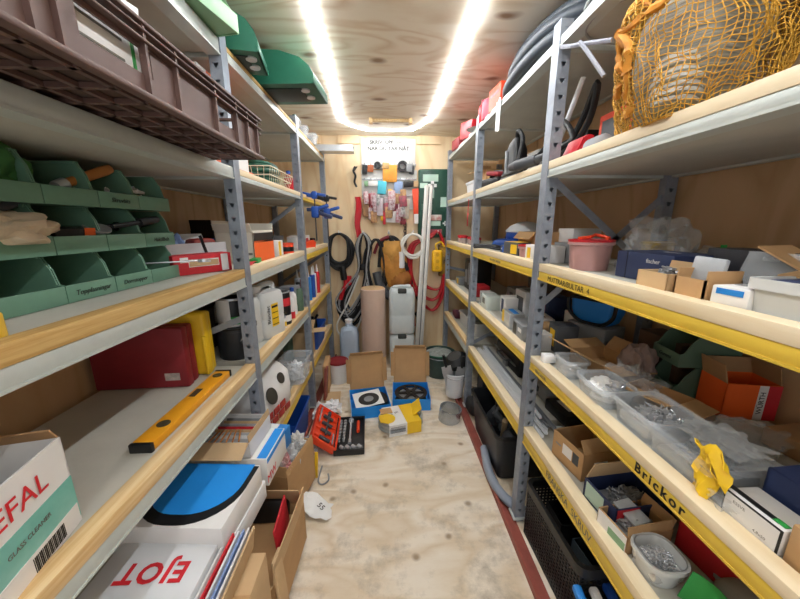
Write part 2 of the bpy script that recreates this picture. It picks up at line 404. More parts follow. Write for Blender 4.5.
ink = mat('black_ink', '#15140f', .7)
greyink = mat('grey_ink', '#6d6a62', .7)
redink = mat('red_ink', '#d3202c', .6)
cable_r = mat('red_hose', '#c0232c', .45, 0, .12, 20)
cable_w = mat('white_cable', '#e4e2da', .5)
cable_g = mat('grey_cable', '#9b9c9c', .5)
hosem = mat('black_hose', '#3d444c', .5, 0, .25, 16)
felt = mat('blue_cloth', '#8ea6d8', .8, 0, .25, 12)
redsteel = mat('red_oxide', '#94493c', .6, .1, .3, 10)
wood_h = mat('orange_wood', '#c07a36', .5, 0, .2, 8)
brown = mat('brown_crate', '#5c443d', .5, 0, .16, 7)
cream = mat('cream_wire', '#e6dcc0', .5)

# ---------------------------------------------------------------- shell
XL, XR, YB, YF, ZC = -1.16, 1.21, 3.6, -1.3, 2.39
def slab(name, lo, hi, m):
    mb = MB(); mb.box([(a+b)/2 for a, b in zip(lo, hi)], [b-a for a, b in zip(lo, hi)]); return struct(name, mb, m)
slab('floor', (XL-.05, YF, -.05), (XR+.05, YB+.05, 0), m_floor)
slab('ceiling', (XL-.05, YF, ZC), (XR+.05, YB+.05, ZC+.05), m_ceil)
slab('wall_back', (XL-.05, YB, 0), (XR+.05, YB+.05, ZC), m_back)
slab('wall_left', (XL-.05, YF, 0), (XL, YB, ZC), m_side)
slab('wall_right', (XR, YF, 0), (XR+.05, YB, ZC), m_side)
mb = MB(); mb.box((-.36, 3.588, 2.35), (.22, .024, .08)); mb.box((.46, 3.588, 2.35), (.25, .024, .08)); mb.box((-.9, 3.588, 2.35), (.5, .024, .08)); struct('trim_1', mb, m_back)
mb = MB(); mb.box((.6, 1.15, .018), (.012, 4.2, .036), bev=.003); mb.box((.625, 1.15, .004), (.062, 4.2, .008)); struct('trim_2', mb, redsteel)
mb = MB(); mb.box((-.59, 2.0, .018), (.012, 3.1, .036), bev=.003); mb.box((-.615, 2.0, .004), (.062, 3.1, .008)); struct('trim_3', mb, redsteel)

# ---------------------------------------------------------------- light
ledm = mat('led_glow', '#f6faff', .5, emit=85)
t = thing('led_strip', 'glowing white light strip stuck in a loop to the plywood ceiling', 'light strip', (0, 0, 0))
def strip(pts, name='light_strip', wd=.008):
    P = smooth_path(pts, 6); mb = MB(); R = []
    for i, p in enumerate(P):
        a = P[max(0, i-1)]; b = P[min(len(P)-1, i+1)]; tt = (b-a).normalized(); n = Vector((tt.y, -tt.x, 0))*wd/2
        R.append([p+n, p-n, p-n+Vector((0, 0, -.008)), p+n+Vector((0, 0, -.008))])
    mb.loft(R); return build(name, mb, ledm, t, sm=0)
zl = ZC-.001
strip([(-.27, YF+.1, zl), (-.265, .6, zl), (-.28, 1.3, zl), (-.30, 1.6, zl), (-.31, 2.0, zl), (-.335, 2.5, zl), (-.37, 3.05, zl), (-.36, 3.12, zl)])
strip([(-.36, 3.12, zl), (-.30, 3.24, zl), (-.18, 3.36, zl), (-.12, 3.38, zl), (.22, 3.38, zl), (.28, 3.35, zl), (.38, 3.1, zl), (.40, 3.0, zl)])
strip([(.40, 3.0, zl), (.41, 2.6, zl), (.405, 2.1, zl), (.40, 1.5, zl), (.40, .8, zl), (.40, YF+.1, zl)], wd=.013)
mb = MB(); mb.box((0, 0, -.012), (.34, .03, .024), bev=.004); mb.box((-.17, -.01, -.02), (.03, .07, .04), bev=.004); mb.box((.17, -.01, -.02), (.03, .07, .04), bev=.004)
one('wooden_bracket', 'small pine bracket screwed to the ceiling inside the light loop', 'bracket', mb, pine, (.06, 3.06, ZC))
W = bpy.data.worlds.new('World'); bpy.context.scene.world = W; W.use_nodes = True
W.node_tree.nodes['Background'].inputs[0].default_value = (.86, .93, 1, 1); W.node_tree.nodes['Background'].inputs[1].default_value = 1.0
vs = bpy.context.scene.view_settings
vs.view_transform = 'Standard'; vs.look = 'None'; vs.gamma = 1; vs.use_curve_mapping = False; vs.exposure = .24

# ---------------------------------------------------------------- shelving
def rack(label, sgn, xf, xw, ys, levels, ybays):
    """levels: (z0 metal, z1 metal, ztop wood or None, {bay: (metal material, wood material or None)})"""
    t = thing('shelving_rack', label, 'shelving', (0, 0, 0)); X = lambda v: sgn*v
    out = {}
    for k, y in enumerate(ys):
        for xi, (x0, dirx) in enumerate(((xf, 1), (xw, -1))):
            mb = MB(); H = 2.23 if xi == 0 else 2.1
            mb.box((X(x0+dirx*.001), y+.026, H/2), (.002, .052, H))                     # flange along the aisle
            fw = .046; yq = y
            for a, b in ((0, .014), (.032, fw)):
                mb.box((X(x0+dirx*(a+b)/2), yq, H/2), (b-a, .002, H))
            z = .06
            zz = 0
            while z < H:
                mb.box((X(x0+dirx*.023), yq, (zz+z)/2), (.018, .002, z-zz)); zz = z+.016
                for s in (-1, 1):
                    mb.prism([(X(x0+dirx*.023)+s*.009, yq-.001, z), (X(x0+dirx*.023)+s*.009, yq-.001, z+.012), (X(x0+dirx*.023)+s*.003, yq-.001, z)], (0, .002, 0))
                z += .056
            mb.box((X(x0+dirx*.023), yq, (zz+H)/2), (.018, .002, max(.001, H-zz)))
            mb.box((X(x0+dirx*fw), y+.016, H/2), (.002, .032, H)); mb.box((X(x0+dirx*.026), y+.034, H/2), (.042, .002, H))
            p = build('upright', mb, post_m, t, sm=0)
            mb = MB(); mb.box((X(x0+dirx*.024), y+.022, .022 if xi == 0 else .003), (.07, .07, .006)); build('base_plate', mb, galv, p, sm=0)
    for li, (z0, z1, zt, bays) in enumerate(levels):
        for k in range(len(ys)-1):
            bm, wm = bays.get(k, bays['*']); y0, y1 = ys[k]+(.054 if k or True else 0), ys[k+1]-.002
            if k == 0: y0 = ys[0]-.02
            top = zt or z1; yc = (y0+y1)/2; L = y1-y0
            mb = MB(); zb1 = z1 if wm else (zt or z1); hh = zb1-z0; x = xf+.004
            mb.box((X(x+.016), yc, (z0+zb1)/2), (.034, L, hh), bev=.004); mb.box((X(x+.022), yc, z0+.0015), (.05, L, .006))
            b = build('front_beam', mb, bm, t); out[(li, k)] = b
            if wm:
                mb = MB(); mb.box((X(x+.020), yc, (z1+zt)/2), (.044, L, zt-z1), bev=.0012); build('front_board', mb, wm, t)
            mb = MB(); mb.box((X(xw-.02), yc, (z0+z1)/2), (.03, L, hh), bev=.004); build('rear_beam', mb, galv, t)
            dz = top-.010; mb = MB(); xa = xf+.0385+(.0085 if wm else 0); th = dz-z0-.008
            mb.box((X((xa+xw-.036)/2), yc, dz-th/2), (xw-.036-xa, L, th)); build('shelf_deck', mb, deck_m, t)
        for y in ys:
            mb = MB(); mb.box((X((xf+xw)/2), y+.03, (z0+z1)/2), (xw-xf-.06, .02, z1-z0)); build('end_beam', mb, galv, t)
    for yi, y in enumerate(ys):
        for (za, zb) in ybays.get(yi, []):
            mb = MB(); a = Vector((X(xf+.03), y+.012, za)); b = Vector((X(xw-.03), y+.012, zb)); v = (b-a)
            mb.box((a+b)/2, (v.length, .003, .028), rot=Matrix.Rotation(-math.atan2(v.z, v.x), 4, 'Y')); build('diagonal_brace', mb, post_m, t)
    return t, out
g = lambda w: (galv, w)
Rrack, RBm = rack('steel rack with yellow lower beams and handwriting, along the wall with the net sack', 1, .65, 1.2, [.10, 1.34, 2.40, 3.46],
    [(2.14, 2.175, None, {'*': (galv, None)}), (1.685, 1.714, 1.744, {'*': (galv, pine2)}), (1.272, 1.307, 1.339, {'*': (yellow, pine2)}),
     (.858, .893, .921, {'*': (yellow, pine2)}), (.472, .525, .558, {'*': (yellow, pine2), 2: (galv, pine)})], {1: [(1.68, 1.29), (1.15, 1.62)], 2: [(.57, .84)], 3: [(1.05, .95)]})
Lrack, LBm = rack('steel rack with mostly grey beams, along the wall with the green storage bins', -1, .60, 1.15, [.10, 1.40, 2.45, 3.46],
    [(2.118, 2.155, 2.172, {'*': (galv, pine3), 0: (galv, None)}), (1.684, 1.704, 1.728, {'*': (galv, pine2), 0: (galv, None), 2: (yellow, pine)}),
     (1.243, 1.282, 1.318, {'*': (galv, pine2), 0: (galv, pine3), 2: (yellow, pine2)}), (.808, .848, .885, {'*': (galv, pine), 0: (galv, pine), 2: (yellow, pine)}), (.345, .388, .43, {'*': (yellow, pine)})],
    {1: [(1.10, .90)], 2: [(1.66, 1.30)], 3: [(1.22, .9)]})
RD = [2.175-.010, 1.734, 1.329, .911, .548]; LD = [2.162, 1.718, 1.308, .875, .42]
RD = [v+.001 for v in RD]; LD = [v+.001 for v in LD]
# handwriting on the yellow beams (belongs to the beams)
def beamtext(s, y, z, size, beam, m=ink, x=.6522, **k):
    M = Matrix(((0, 0, -1), (-1, 0, 0), (0, 1, 0))).to_4x4(); M.translation = (x, y, z)
    return text(s, size, M, m, beam, 'handwriting', **k)
beamtext('MUTTRAR/BULTAR  4', 1.12, 1.287, .0285, RBm[(2, 0)], m=mat('beam_ink', '#4c4526', .7), sx=1.0)
beamtext('Brickor', .63, .877, .037, RBm[(3, 0)], weight=.0008, spacing=1.3)
beamtext('BRICKOR', 1.235, .875, .022, RBm[(3, 0)], m=greyink)
beamtext('FRANSKA  SKRUV', .96, .50, .042, RBm[(4, 0)], m=greyink, sx=.9)
beamtext('TRALLSKRUV  SKRUVAR', 1.9, 1.29, .018, RBm[(2, 1)], m=greyink)
# ================================================================ RIGHT RACK
def span(x, pa, pb, py):
    """front face on the plane x=: the Y where the directions pa, pb meet it"""
    a = U(pa, py, x=x); b = U(pb, py, x=x); return a.y, b.y
# ---- deck 3 (under the eye), near bay
z = RD[2]
G = 'small cartons on the yellow handwritten shelf'
t = bucket('translucent pink tub with a bright red lid on the yellow-beamed shelf', (.79, 1.22, z), .066, .105, pinkc, .074, name='food_tub', cat='tub', lid=red)
t = carton('square white box behind the red-lidded tub', (.98, 1.62, z), -90, (.14, .14, .15), white, name='white_box', tape=whitep)
t = carton('grey carton between the square white box and the rack upright', (.86, 1.46, z), -86, (.13, .1, .09), grey, patches=[('f', 0, 0, .06, .04, black)])
one('red_strap', 'red folded strap lying on top of the red-lidded tub', 'strap', MB().tube(smooth_path([(-.05, .02, .006), (-.02, -.01, .012), (.02, .02, .018), (.05, -.01, .008), (.03, -.03, .006)], 6), .006, 6), orange2, (.80, 1.22, z+.112))
crumple('crumpled clear plastic bag standing behind the red-lidded tub', (.985, 1.14, z), (.19, .26, .22), bagm, 'plastic_bag', 'bag', 3, .5, 3)
crumple('flattened cloudy plastic bag in front of the side wall behind the navy carton', (1.08, .98, z), (.16, .3, .12), bagm, 'plastic_bag', 'bag', 9, .45, 3)
bucket('orange-yellow small tub near the wall behind the crumpled bag', (1.1, 1.27, z), .05, .1, yplast, .055, name='small_tub', cat='tub')
carton('navy blue carton with white print beside the red-lidded tub', (.86, .955, z), -88, (.21, .15, .085), navy, tape=None, texts=[('f', .04, .02, .018, 'fischer', white), ('t', .02, 0, .02, 'fischer', white)], patches=[('f', -.06, .0, .002, .085, black)])
t = carton('small open cardboard box of wall plugs by the navy carton', (.735, .80, z), -92, (.1, .085, .05), card3, flaps={'b': 12}, fl={'b': .025})
heap('loose grey wall plugs in the small open cardboard box', (.735, .80, z+.005), .085, .07, .05, 40, .03, .004, screwm, 'plug_heap', 'wall plugs', False, 2)
t = carton('cardboard box holding grey plastic pouches at the board edge', (.735, .695, z), -90, (.075, .085, .05), card, flaps={'l': -6, 'r': 4}, fl={'l': .02, 'r': .02})
one('plastic_pouch', 'flat silver-grey zip pouch standing in the small cardboard box', 'pouch', MB().box((0, 0, .045), (.075, .012, .09), bev=.005).jitter(.004, 20, 3), mat('grey_pouch', '#a9adb0', .35, .1, .15, 20), (.728, .70, z+.006), (rad(-8), 0, rad(-90)))
carton('small grey-white carton with a blue line of print at the board edge', (.735, .612, z), -86, (.07, .075, .045), white, patches=[('f', 0, .012, .05, .012, blue), ('t', 0, .01, .05, .015, grey)])
t = tub('wide translucent tub filled with dark blue sheets at the shelf front', (.80, .465, z), -90, .24, .19, .07, milky, r=.012, taper=.94, rimh=.02)
one('blue_sheets', 'dark blue folded sheets lying flat inside the wide translucent tub', 'folder', MB().box((0, 0, .058), (.21, .16, .02), bev=.004), navy, (.80, .465, z+.0), (0, 0, rad(-90)))
carton('long black and green carton lying behind the grey pouches', (.96, .775, z), -86, (.20, .1, .105), mat('black_card', '#24262c', .5), texts=[('f', .05, .035, .014, 'fischer', white)], patches=[('l', 0, 0, .02, .12, ggreen)])
one('clear_folder', 'clear plastic sleeve of papers leaning on the long black carton', 'sleeve', MB().box((0, 0, .055), (.19, .006, .11)), clear, (.865, .66, z), (rad(-18), 0, rad(-88)))
carton('open brown carton with wide flaps beside the translucent tub of blue sheets', (.93, .565, z), -78, (.15, .12, .075), card, flaps={'f': 95, 'l': 60, 'b': 70}, fl={'f': .07, 'l': .09, 'b': .06})
carton('red and white carton on top of the brown carton by the wall', (1.10, .66, z+.085), -74, (.15, .1, .06), redc, patches=[('f', .01, -.005, .12, .045, white), ('f', -.02, .005, .02, .012, greyink), ('f', .03, -.005, .04, .006, greyink)])
carton('brown cardboard box against the side wall under clear bags', (1.10, .67, z), -90, (.2, .14, .084), card2, tape=card3)
# mid bay
t = thing('face_shield_helmet', 'blue welding helmet with a grey-white top lying on the shelf', 'helmet', (.96, 2.22, z+.085), -60)
mb = MB(); mb.lathe([(.10, -.07), (.125, 0), (.12, .04), (.09, .075), (.04, .09)], 24); build('helmet_shell', mb, blue2, t)
mb = MB(); mb.lathe([(.124, .035), (.127, .045), (.1, .075), (.05, .1), (.01, .105)], 24); build('helmet_top', mb, whitep, t)
mb = MB(); mb.box((-.115, 0, -.02), (.02, .11, .05), bev=.006); build('visor', mb, black, t)
mb = MB(); mb.box((0, 0, -.078), (.16, .16, .014), bev=.005); build('neck_pad', mb, black, t)
t = thing('power_sander', 'blue handheld power tool lying beneath the welding helmet', 'power tool', (.82, 2.2, z), -70)
mb = MB(); mb.loft([rrect(.2, .07, .03, .005), rrect(.22, .09, .03, .03), rrect(.19, .08, .03, .06), rrect(.1, .05, .02, .075)]); build('tool_body', mb, blue2, t)
mb = MB(); mb.cyl((.1, 0, .03), (.2, .02, .025), .02); build('tool_handle', mb, black, t)
carton('open brown carton with a red label beside the welding helmet', (.87, 1.80, z), -92, (.24, .16, .13), card, flaps={'f': 140}, fl={'f': .05}, patches=[('f', 0, -.03, .2, .03, redc)])
t = carton('grey and yellow tool carton near the board edge by the red-lidded pot', (.75, 1.80, z), -80, (.15, .1, .075), dgrey, patches=[('t', 0, 0, .14, .09, yplast), ('f', .03, 0, .06, .05, yplast)])
bucket('small clear pot with a red lid beside the grey and yellow carton', (.735, 1.655, z), .035, .06, pinkc, .04, name='small_pot', cat='pot', lid=red)
t = carton('white carton with a black X beside the near upright', (.75, 1.50, z), -85, (.17, .1, .075), white, texts=[('f', .04, 0, .09, 'X', ink)], patches=[('f', -.05, 0, .03, .05, yplast)])
carton('low red and green carton behind the white carton with the X', (.87, 1.56, z), -90, (.14, .1, .05), redc, patches=[('t', 0, 0, .1, .05, ggreen)])
for k, (x, y, c, nm) in enumerate(((.76, 2.02, navy, 'navy'), (.79, 1.96, card3, 'pale brown'), (.74, 1.92, blue2, 'bright blue'))):
    carton(f'little {nm} carton on the middle bay beside the black cable loops', (x, y, z), -90+k*14, (.06, .05, .045), c, texts=[('f', 0, 0, .014, 'SFS', white)])
mb = MB()
for k in range(4): mb.tube(smooth_path([(-.09, .12, .012+.006*k), (-.05, .02*k, .03), (.02, -.05, .02+.004*k), (.04, -.10, .014), (0, -.13+.02*k, .012), (-.05, -.02, .02), (-.1, .08, .01)], 6), .006, 6)
one('black_cable', 'loops of black cable lying over the board edge of the middle bay', 'cable', mb, black2, (.74, 2.24, z))
# far bay: red-lidded jars
for k, (x, y, w) in enumerate((('first', .70, 0), ('second', .735, .13), ('third', .70, .26), ('fourth', .74, .39))):
    t = thing('screw_jar', f'small clear jar with a red lid, {("nearest","second nearest","second farthest","farthest")[k]} of four in the far bay', 'jar', (y+.03, 2.62+w*1.6, z), 0, 'red-lidded jars in the far bay')
    mb = MB(); mb.lathe([(.04, 0), (.045, .006), (.045, .05), (.04, .056)], 20); build('jar_body', mb, mat('jar_contents', '#b8a9a2', .3, 0, .4, 40), t)
    mb = MB(); mb.lathe([(.047, .05), (.047, .066), (.04, .07)], 20); build('jar_lid', mb, red, t)
# ---- deck 4 (knee height), near bay
z = RD[3]
t = tub('small square translucent tub by the rack upright', (.735, 1.16, z), -90, .1, .09, .075, clear, r=.012, taper=.85)
one('paper_scrap', 'crumpled white paper scrap beside the small square tub', 'paper', MB().box((0, 0, .022), (.05, .04, .04), bev=.01).jitter(.012, 22, 2), paper, (.70, 1.27, z))
carton('open brown carton with a wide front flap behind the small square tub', (.90, 1.20, z), -84, (.2, .17, .06), card, flaps={'f': 62, 'l': 70, 'b': 40, 'r': 100}, fl={'f': .13, 'l': .06, 'b': .06, 'r': .06})
heap('clear sachet and steel washers in the small square tub', (.735, 1.16, z+.003), .075, .07, .03, 25, .018, .005, steel, 'washer_heap', 'washers', False, 4)
t = tub('translucent tub holding a white bag of bolts', (.745, .975, z), -94, .16, .125, .07, clear, r=.025, taper=.85)
crumple('white paper bag with bolts spilling inside the translucent tub', (.75, .98, z+.004), (.1, .13, .075), paper, 'paper_bag', 'bag', 12, .35, 4)
heap('dark steel bolts resting on the white bag', (.75, .93, z+.06), .05, .05, .012, 14, .022, .005, steel, 'bolt_heap', 'bolts', True, 5)
t = tub('clear tub full of screws in front of the green bins', (.775, .80, z), -92, .17, .15, .075, clear, r=.025, taper=.88)
heap('bright screws piled in the clear tub before the green bins', (.775, .80, z+.004), .14, .125, .06, 120, .05, .0035, steel, 'screw_heap', 'screws', True, 6)
carton('low open brown box squeezed between tubs and crumpled bag', (.90, .93, z), -70, (.16, .1, .05), card, flaps={'f': 80, 'r': 100}, fl={'f': .06, 'r': .06})
crumple('brown and pink paper sack folded to a peak behind the tubs', (.95, 1.10, z), (.12, .13, .19), mat('sack_paper', '#9b837a', .8, 0, .3, 9), 'paper_sack', 'sack', 21, .4, 2.2)
crumple('clear plastic bag lying behind the tub with the bolts', (.89, 1.03, z), (.13, .2, .1), bagm, 'plastic_bag', 'bag', 30, .5, 4)
GB = 'dull green bins stacked on the middle shelf'
b1 = (1.085, 1.015, z)
stacking_bin('dull green stacking bin on the deck beneath another green bin', b1, -97, .125, .19, .115, .045, dgreen2, GB, txt='~~~', tm=ink)
stacking_bin('dull green stacking bin stacked on top with black handwriting', (1.085, 1.015, z+.116), -97, .125, .19, .115, .045, dgreen2, GB, txt='Gummi', tm=ink)
carton('open orange and red carton with a white brand stripe beside the green bins', (1.115, .885, z), -10, (.15, .10, .115), orange, flaps={'l': 14, 'b': 6, 'r': -14}, fl={'l': .06, 'b': .05, 'r': .06}, inner=card2,
       patches=[('f', .056, 0, .036, .113, redc), ('f', .026, 0, .024, .113, white)], texts=[('f', .026, -.0, .02, 'WÜRTH', ink, PI/2)])
t = tub('large shallow clear box with a lid lying across the shelf front', (.775, .645, z), -90, .17, .16, .065, clear, name='clear_box', cat='box', r=.012, taper=.92, lid=mat('clear_lid', '#e4eaee', .15, alpha=.18))
heap('steel brackets lying inside the large shallow clear box', (.775, .645, z+.004), .15, .14, .035, 40, .05, .004, screwm, 'bracket_heap', 'brackets', False, 37)
crumple('clear bag slumped between the large shallow box and the orange carton', (.98, .73, z), (.18, .16, .07), bagm, 'plastic_bag', 'bag', 46, .4, 3)
carton('low brown carton by the wall behind the navy carton', (1.10, .66, z), -85, (.16, .13, .05), card2)
crumple('clear plastic bag spread over the large shallow box', (.80, .64, z+.079), (.13, .15, .02), bagm, 'plastic_bag', 'bag', 41, .5, 4)
crumple('clear zip bag hanging by the board under the yellow wrapper', (.71, .545, z), (.05, .10, .05), bagm, 'plastic_bag', 'bag', 44, .35, 5)
G_ = []
for i in range(9):
    f = i/8; G_.append([Vector((-.025+.05*j/5+.02*math.sin(f*3), .012*math.sin(f*9+j)+.03*(f-.5), f*.115+.006*math.sin(j*2.2+f*5))) for j in range(6)])
mb = MB(); mb.sheet(G_, .002); G2 = [[Vector((.02+.045*i/5, .01+.01*math.sin(i+j), .06+.05*j/5+.02*math.sin(i*.9))) for j in range(6)] for i in range(6)]; mb.sheet(G2, .002)
one('yellow_wrapper', 'bright yellow torn plastic wrapper standing at the board edge', 'wrapper', mb, yplast, (.705, .575, z+.0), (rad(12), rad(-10), rad(-100)))
carton('navy blue carton with half open lid at the near end of the shelf', (.88, .445, z), -92, (.17, .2, .10), navy, flaps={'b': 75, 'f': -84}, fl={'b': .08, 'f': .12})
carton('white carton with a black and green stripe at the board edge', (.735, .482, z), -90, (.1, .07, .055), white, patches=[('f', 0, 0, .1, .055, black), ('f', 0, 0, .092, .047, white, 'label_sticker', 0, .0014), ('t', -.01, -.02, .09, .012, black), ('t', .035, -.02, .02, .012, ggreen, 'label_sticker', 0, .0014)], texts=[('f', -.02, .012, .009, 'ESSVE', greyink), ('f', .02, -.012, .008, '4,8x50', greyink)])
carton('plain brown carton at the near end in front of the navy carton', (.745, .395, z), -96, (.055, .09, .08), card)
carton('yellow edged brown carton half hidden behind the zip bag', (.84, .50, z), -80, (.03, .08, .06), card2, patches=[('f', 0, 0, .026, .05, yplast)])
t = thing('tool_bag', 'blue cloth bag with black piping behind the rack upright', 'bag', (1.02, 1.46, z), -62)
P = lambda w, d, zz: rrect(w, d, .03, zz)
mb = MB(); mb.loft([P(.13, .06, .12), P(.18, .1, .135), P(.21, .12, .18), P(.22, .12, .235)]); build('bag_body', mb, blue, t)
mb = MB(); mb.tube(smooth_path([(-.11, -.062, .235), (-.103, -.062, .175), (-.06, -.055, .133), (0, -.05, .123), (.06, -.055, .133), (.103, -.062, .175), (.11, -.062, .235)], 6), .009, 6); mb.box((0, 0, .238), (.22, .12, .012), bev=.004); build('bag_piping', mb, black, t)
carton('grey carton under the blue cloth bag', (1.02, 1.46, z), -70, (.2, .14, .118), grey)
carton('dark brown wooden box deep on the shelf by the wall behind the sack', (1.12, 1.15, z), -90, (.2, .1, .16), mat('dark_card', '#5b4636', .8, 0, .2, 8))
# mid bay, deck 4
for nm, x, y, w, d, h, m, pt, tx in (
    ('low grey carton with a bright blue and a yellow patch', .75, 1.80, .13, .09, .09, tin, [('t', 0, 0, .11, .03, blue), ('f', -.045, .01, .035, .07, yplast)], []),
    ('grey carton with black print in front of the yellow patched one', .745, 1.60, .15, .1, .085, grey, [('f', -.04, 0, .05, .06, black), ('f', .035, .01, .05, .02, white)], []),
    ('narrow white carton with an orange circle near the upright', .735, 1.44, .075, .09, .085, white, [('f', -.01, 0, .03, .06, orange)], []),
    ('white carton with purple print behind the grey cartons', .83, 2.06, .12, .1, .12, white, [('f', 0, 0, .05, .09, navy)], []),
    ('tall white carton with a black picture in the middle bay', .92, 1.98, .15, .12, .18, whitep, [('f', 0, 0, .1, .1, dgrey), ('t', 0, 0, .1, .06, grey)], []),
    ('pale green-white carton beside the tall white carton', .75, 2.22, .14, .1, .10, mat('pale_card', '#ced6cf', .6), [('f', 0, .01, .06, .04, greyink)], []),
    ('low white carton with a long flap in the middle bay', .90, 1.76, .14, .1, .07, white, [('t', 0, 0, .05, .03, ink)], []),
    ('brown-orange carton behind the blue-patched carton', .87, 1.64, .12, .1, .06, card, [('f', 0, 0, .05, .03, redc)], []),
    ('small dark blue and red carton on the middle bay by the wall', 1.04, 1.9, .14, .12, .16, navy, [('f', 0, 0, .06, .05, redc)], []),
    ('grey metal box behind the pale green-white carton', .98, 2.25, .18, .14, .14, grey, [('f', 0, 0, .06, .08, dgrey)], []),
    ('black and yellow carton standing behind the upright', .84, 1.42, .09, .1, .13, dgrey, [('f', 0, 0, .05, .08, yplast)], [])):
    carton(nm, (x, y, z), -90+random.uniform(-6, 6), (w, d, h), m, patches=pt, texts=tx)
for nm, x, y, w, d, h, m, pt in (
    ('flat red-topped white carton at the back of the middle bay', 1.06, 1.62, .18, .12, .12, white, [('t', 0, 0, .16, .1, redc)]),
    ('grey-brown carton stacked high by the wall in the middle bay', 1.08, 2.12, .2, .14, .24, mat('drab_card2', '#6d6258', .8, 0, .2, 8), []),  # plain grey-brown card colour
    ('white and black carton in front of the far upright', .76, 2.33, .1, .08, .1, white, [('f', 0, 0, .05, .08, black)]),
    ('low clear topped grey carton between the tall cartons', .88, 2.17, .1, .1, .05, grey, [('t', 0, 0, .08, .08, white)]),
    ('thin black carton with orange print lying near the board', .80, 1.93, .1, .07, .05, black, [('f', 0, 0, .06, .02, orange)])):
    carton(nm, (x, y, z), -90+random.uniform(-6, 6), (w, d, h), m, patches=pt)
t = thing('dark_case', 'dark upright machine case with grey panel in the far bay', 'case', (.86, 2.95, z), -90)
mb = MB(); mb.box((0, 0, .14), (.2, .2, .28), bev=.012); build('case_body', mb, black, t); mb = MB(); mb.box((-.03, -.101, .12), (.07, .006, .12), bev=.002); mb.box((.06, -.101, .15), (.02, .006, .2)); build('case_panel', mb, grey, t)
carton('red and black carton in front of the dark machine case', (.80, 2.66, z), -90, (.16, .12, .09), redc, patches=[('f', 0, 0, .12, .05, black)])
carton('low yellow and grey carton at the end of the far bay', (.78, 3.2, z), -90, (.14, .1, .07), grey, patches=[('f', 0, 0, .06, .05, yplast)])
# ---- deck 5 (low), near bay
z = RD[4]
t = carton('brown cardboard box with a white address sticker on the lowest shelf', (.812, 1.10, z), -80, (.165, .2, .115), card, flaps={'r': -30, 'b': -20}, fl={'r': .05, 'b': .05}, patches=[('r', -.02, 0, .06, .03, white), ('f', .0, .01, .05, .045, white), ('f', .045, .01, .03, .045, dgrey), ('f', -.05, .01, .03, .006, grey)])
t = carton('blue and red open carton filled with screws on the lowest shelf', (.812, .885, z), -84, (.14, .21, .075), navy, flaps={'l': -20}, fl={'l': .08}, inner=card3, patches=[('f', -.02, 0, .08, .06, mat('mint', '#b9d3c4', .6)), ('r', -.06, 0, .08, .07, redc)])
heap('long dark screws filling the blue and red carton', (.812, .885, z+.005), .11, .17, .05, 70, .06, .0035, screwm, 'screw_heap', 'screws', True, 11, -84)
t = carton('open box with a white and green side holding bagged fittings', (.765, .79, z), -82, (.11, .16, .06), card, flaps={'r': -10, 'b': 20}, fl={'r': .03, 'b': .03}, patches=[('f', 0, 0, .105, .056, white), ('f', .02, -.01, .06, .03, lgreen, 'label_sticker', 0, .0015)])
heap('grey metal fittings heaped in the box with the green side', (.77, .79, z+.005), .13, .09, .04, 40, .04, .006, screwm, 'fitting_heap', 'fittings', False, 13)
one('zip_bag', 'grey zip bag of rods lying on the bagged fittings', 'bag', MB().box((0, 0, 0), (.085, .06, .010), bev=.004).jitter(.006, 26, 4), mat('grey_bag', '#b5b8b9', .3, 0, .2, 15), (.77, .81, z+.062), (rad(6), rad(4), rad(-80)))
one('label_card', 'white and black card stuck at the side of the nail tub', 'card', MB().box((0, 0, .028), (.045, .003, .055)), white, (.705, .69, z), (rad(-20), 0, rad(-95)))
t = tub('rounded milky tub full of nails by the board edge', (.745, .675, z), -90, .105, .105, .07, milky, r=.035, taper=.82)
heap('bright nails filling the rounded milky tub', (.745, .675, z+.01), .095, .095, .056, 110, .035, .0018, steel, 'nail_heap', 'nails', True, 17)
one('green_cover', 'bright green curved plastic cover leaning on the nail tub', 'cover', MB().sheet([[Vector((.055*math.sin(-.9+1.8*i/8)*(1-.25*j/5), .03*math.cos(-.9+1.8*i/8), .015+.085*j/5)) for i in range(9)] for j in range(6)], .003), ggreen, (.74, .56, z), (rad(-14), 0, rad(-70)))
heap('small blue-grey fixings beside the green cover', (.79, .545, z), .09, .08, .03, 40, .03, .004, screwm, 'fixing_heap', 'fixings', True, 19)
one('sack', 'grey-beige cloth sack slumped behind the green cover', 'sack', MB().box((0, 0, .04), (.12, .1, .08), bev=.035, seg=4).jitter(.012, 12, 8), mat('beige_cloth', '#8d8577', .9, 0, .25, 14), (.88, .57, z))
t = carton('open red carton of screws deep on the lowest shelf', (.96, .66, z), -84, (.2, .16, .09), redc, flaps={'b': 15}, fl={'b': .05})
heap('dark screws lying loose in the deep red carton', (.96, .66, z+.005), .17, .13, .05, 60, .06, .0035, screwm, 'screw_heap', 'screws', True, 23)
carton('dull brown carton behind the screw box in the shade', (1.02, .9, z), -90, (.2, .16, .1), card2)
one('black_tray', 'black plastic tray with a pale label behind the brown cardboard box', 'tray', MB().box((0, 0, .03), (.18, .12, .06), bev=.01), black, (.90, 1.42, z), (0, 0, rad(-85)))
one('label_tag', 'pale label lying on the black plastic tray', 'label', MB().box((0, 0, 0), (.1, .04, .002)), white, (.90, 1.42, z+.0615), (0, 0, rad(-85)))
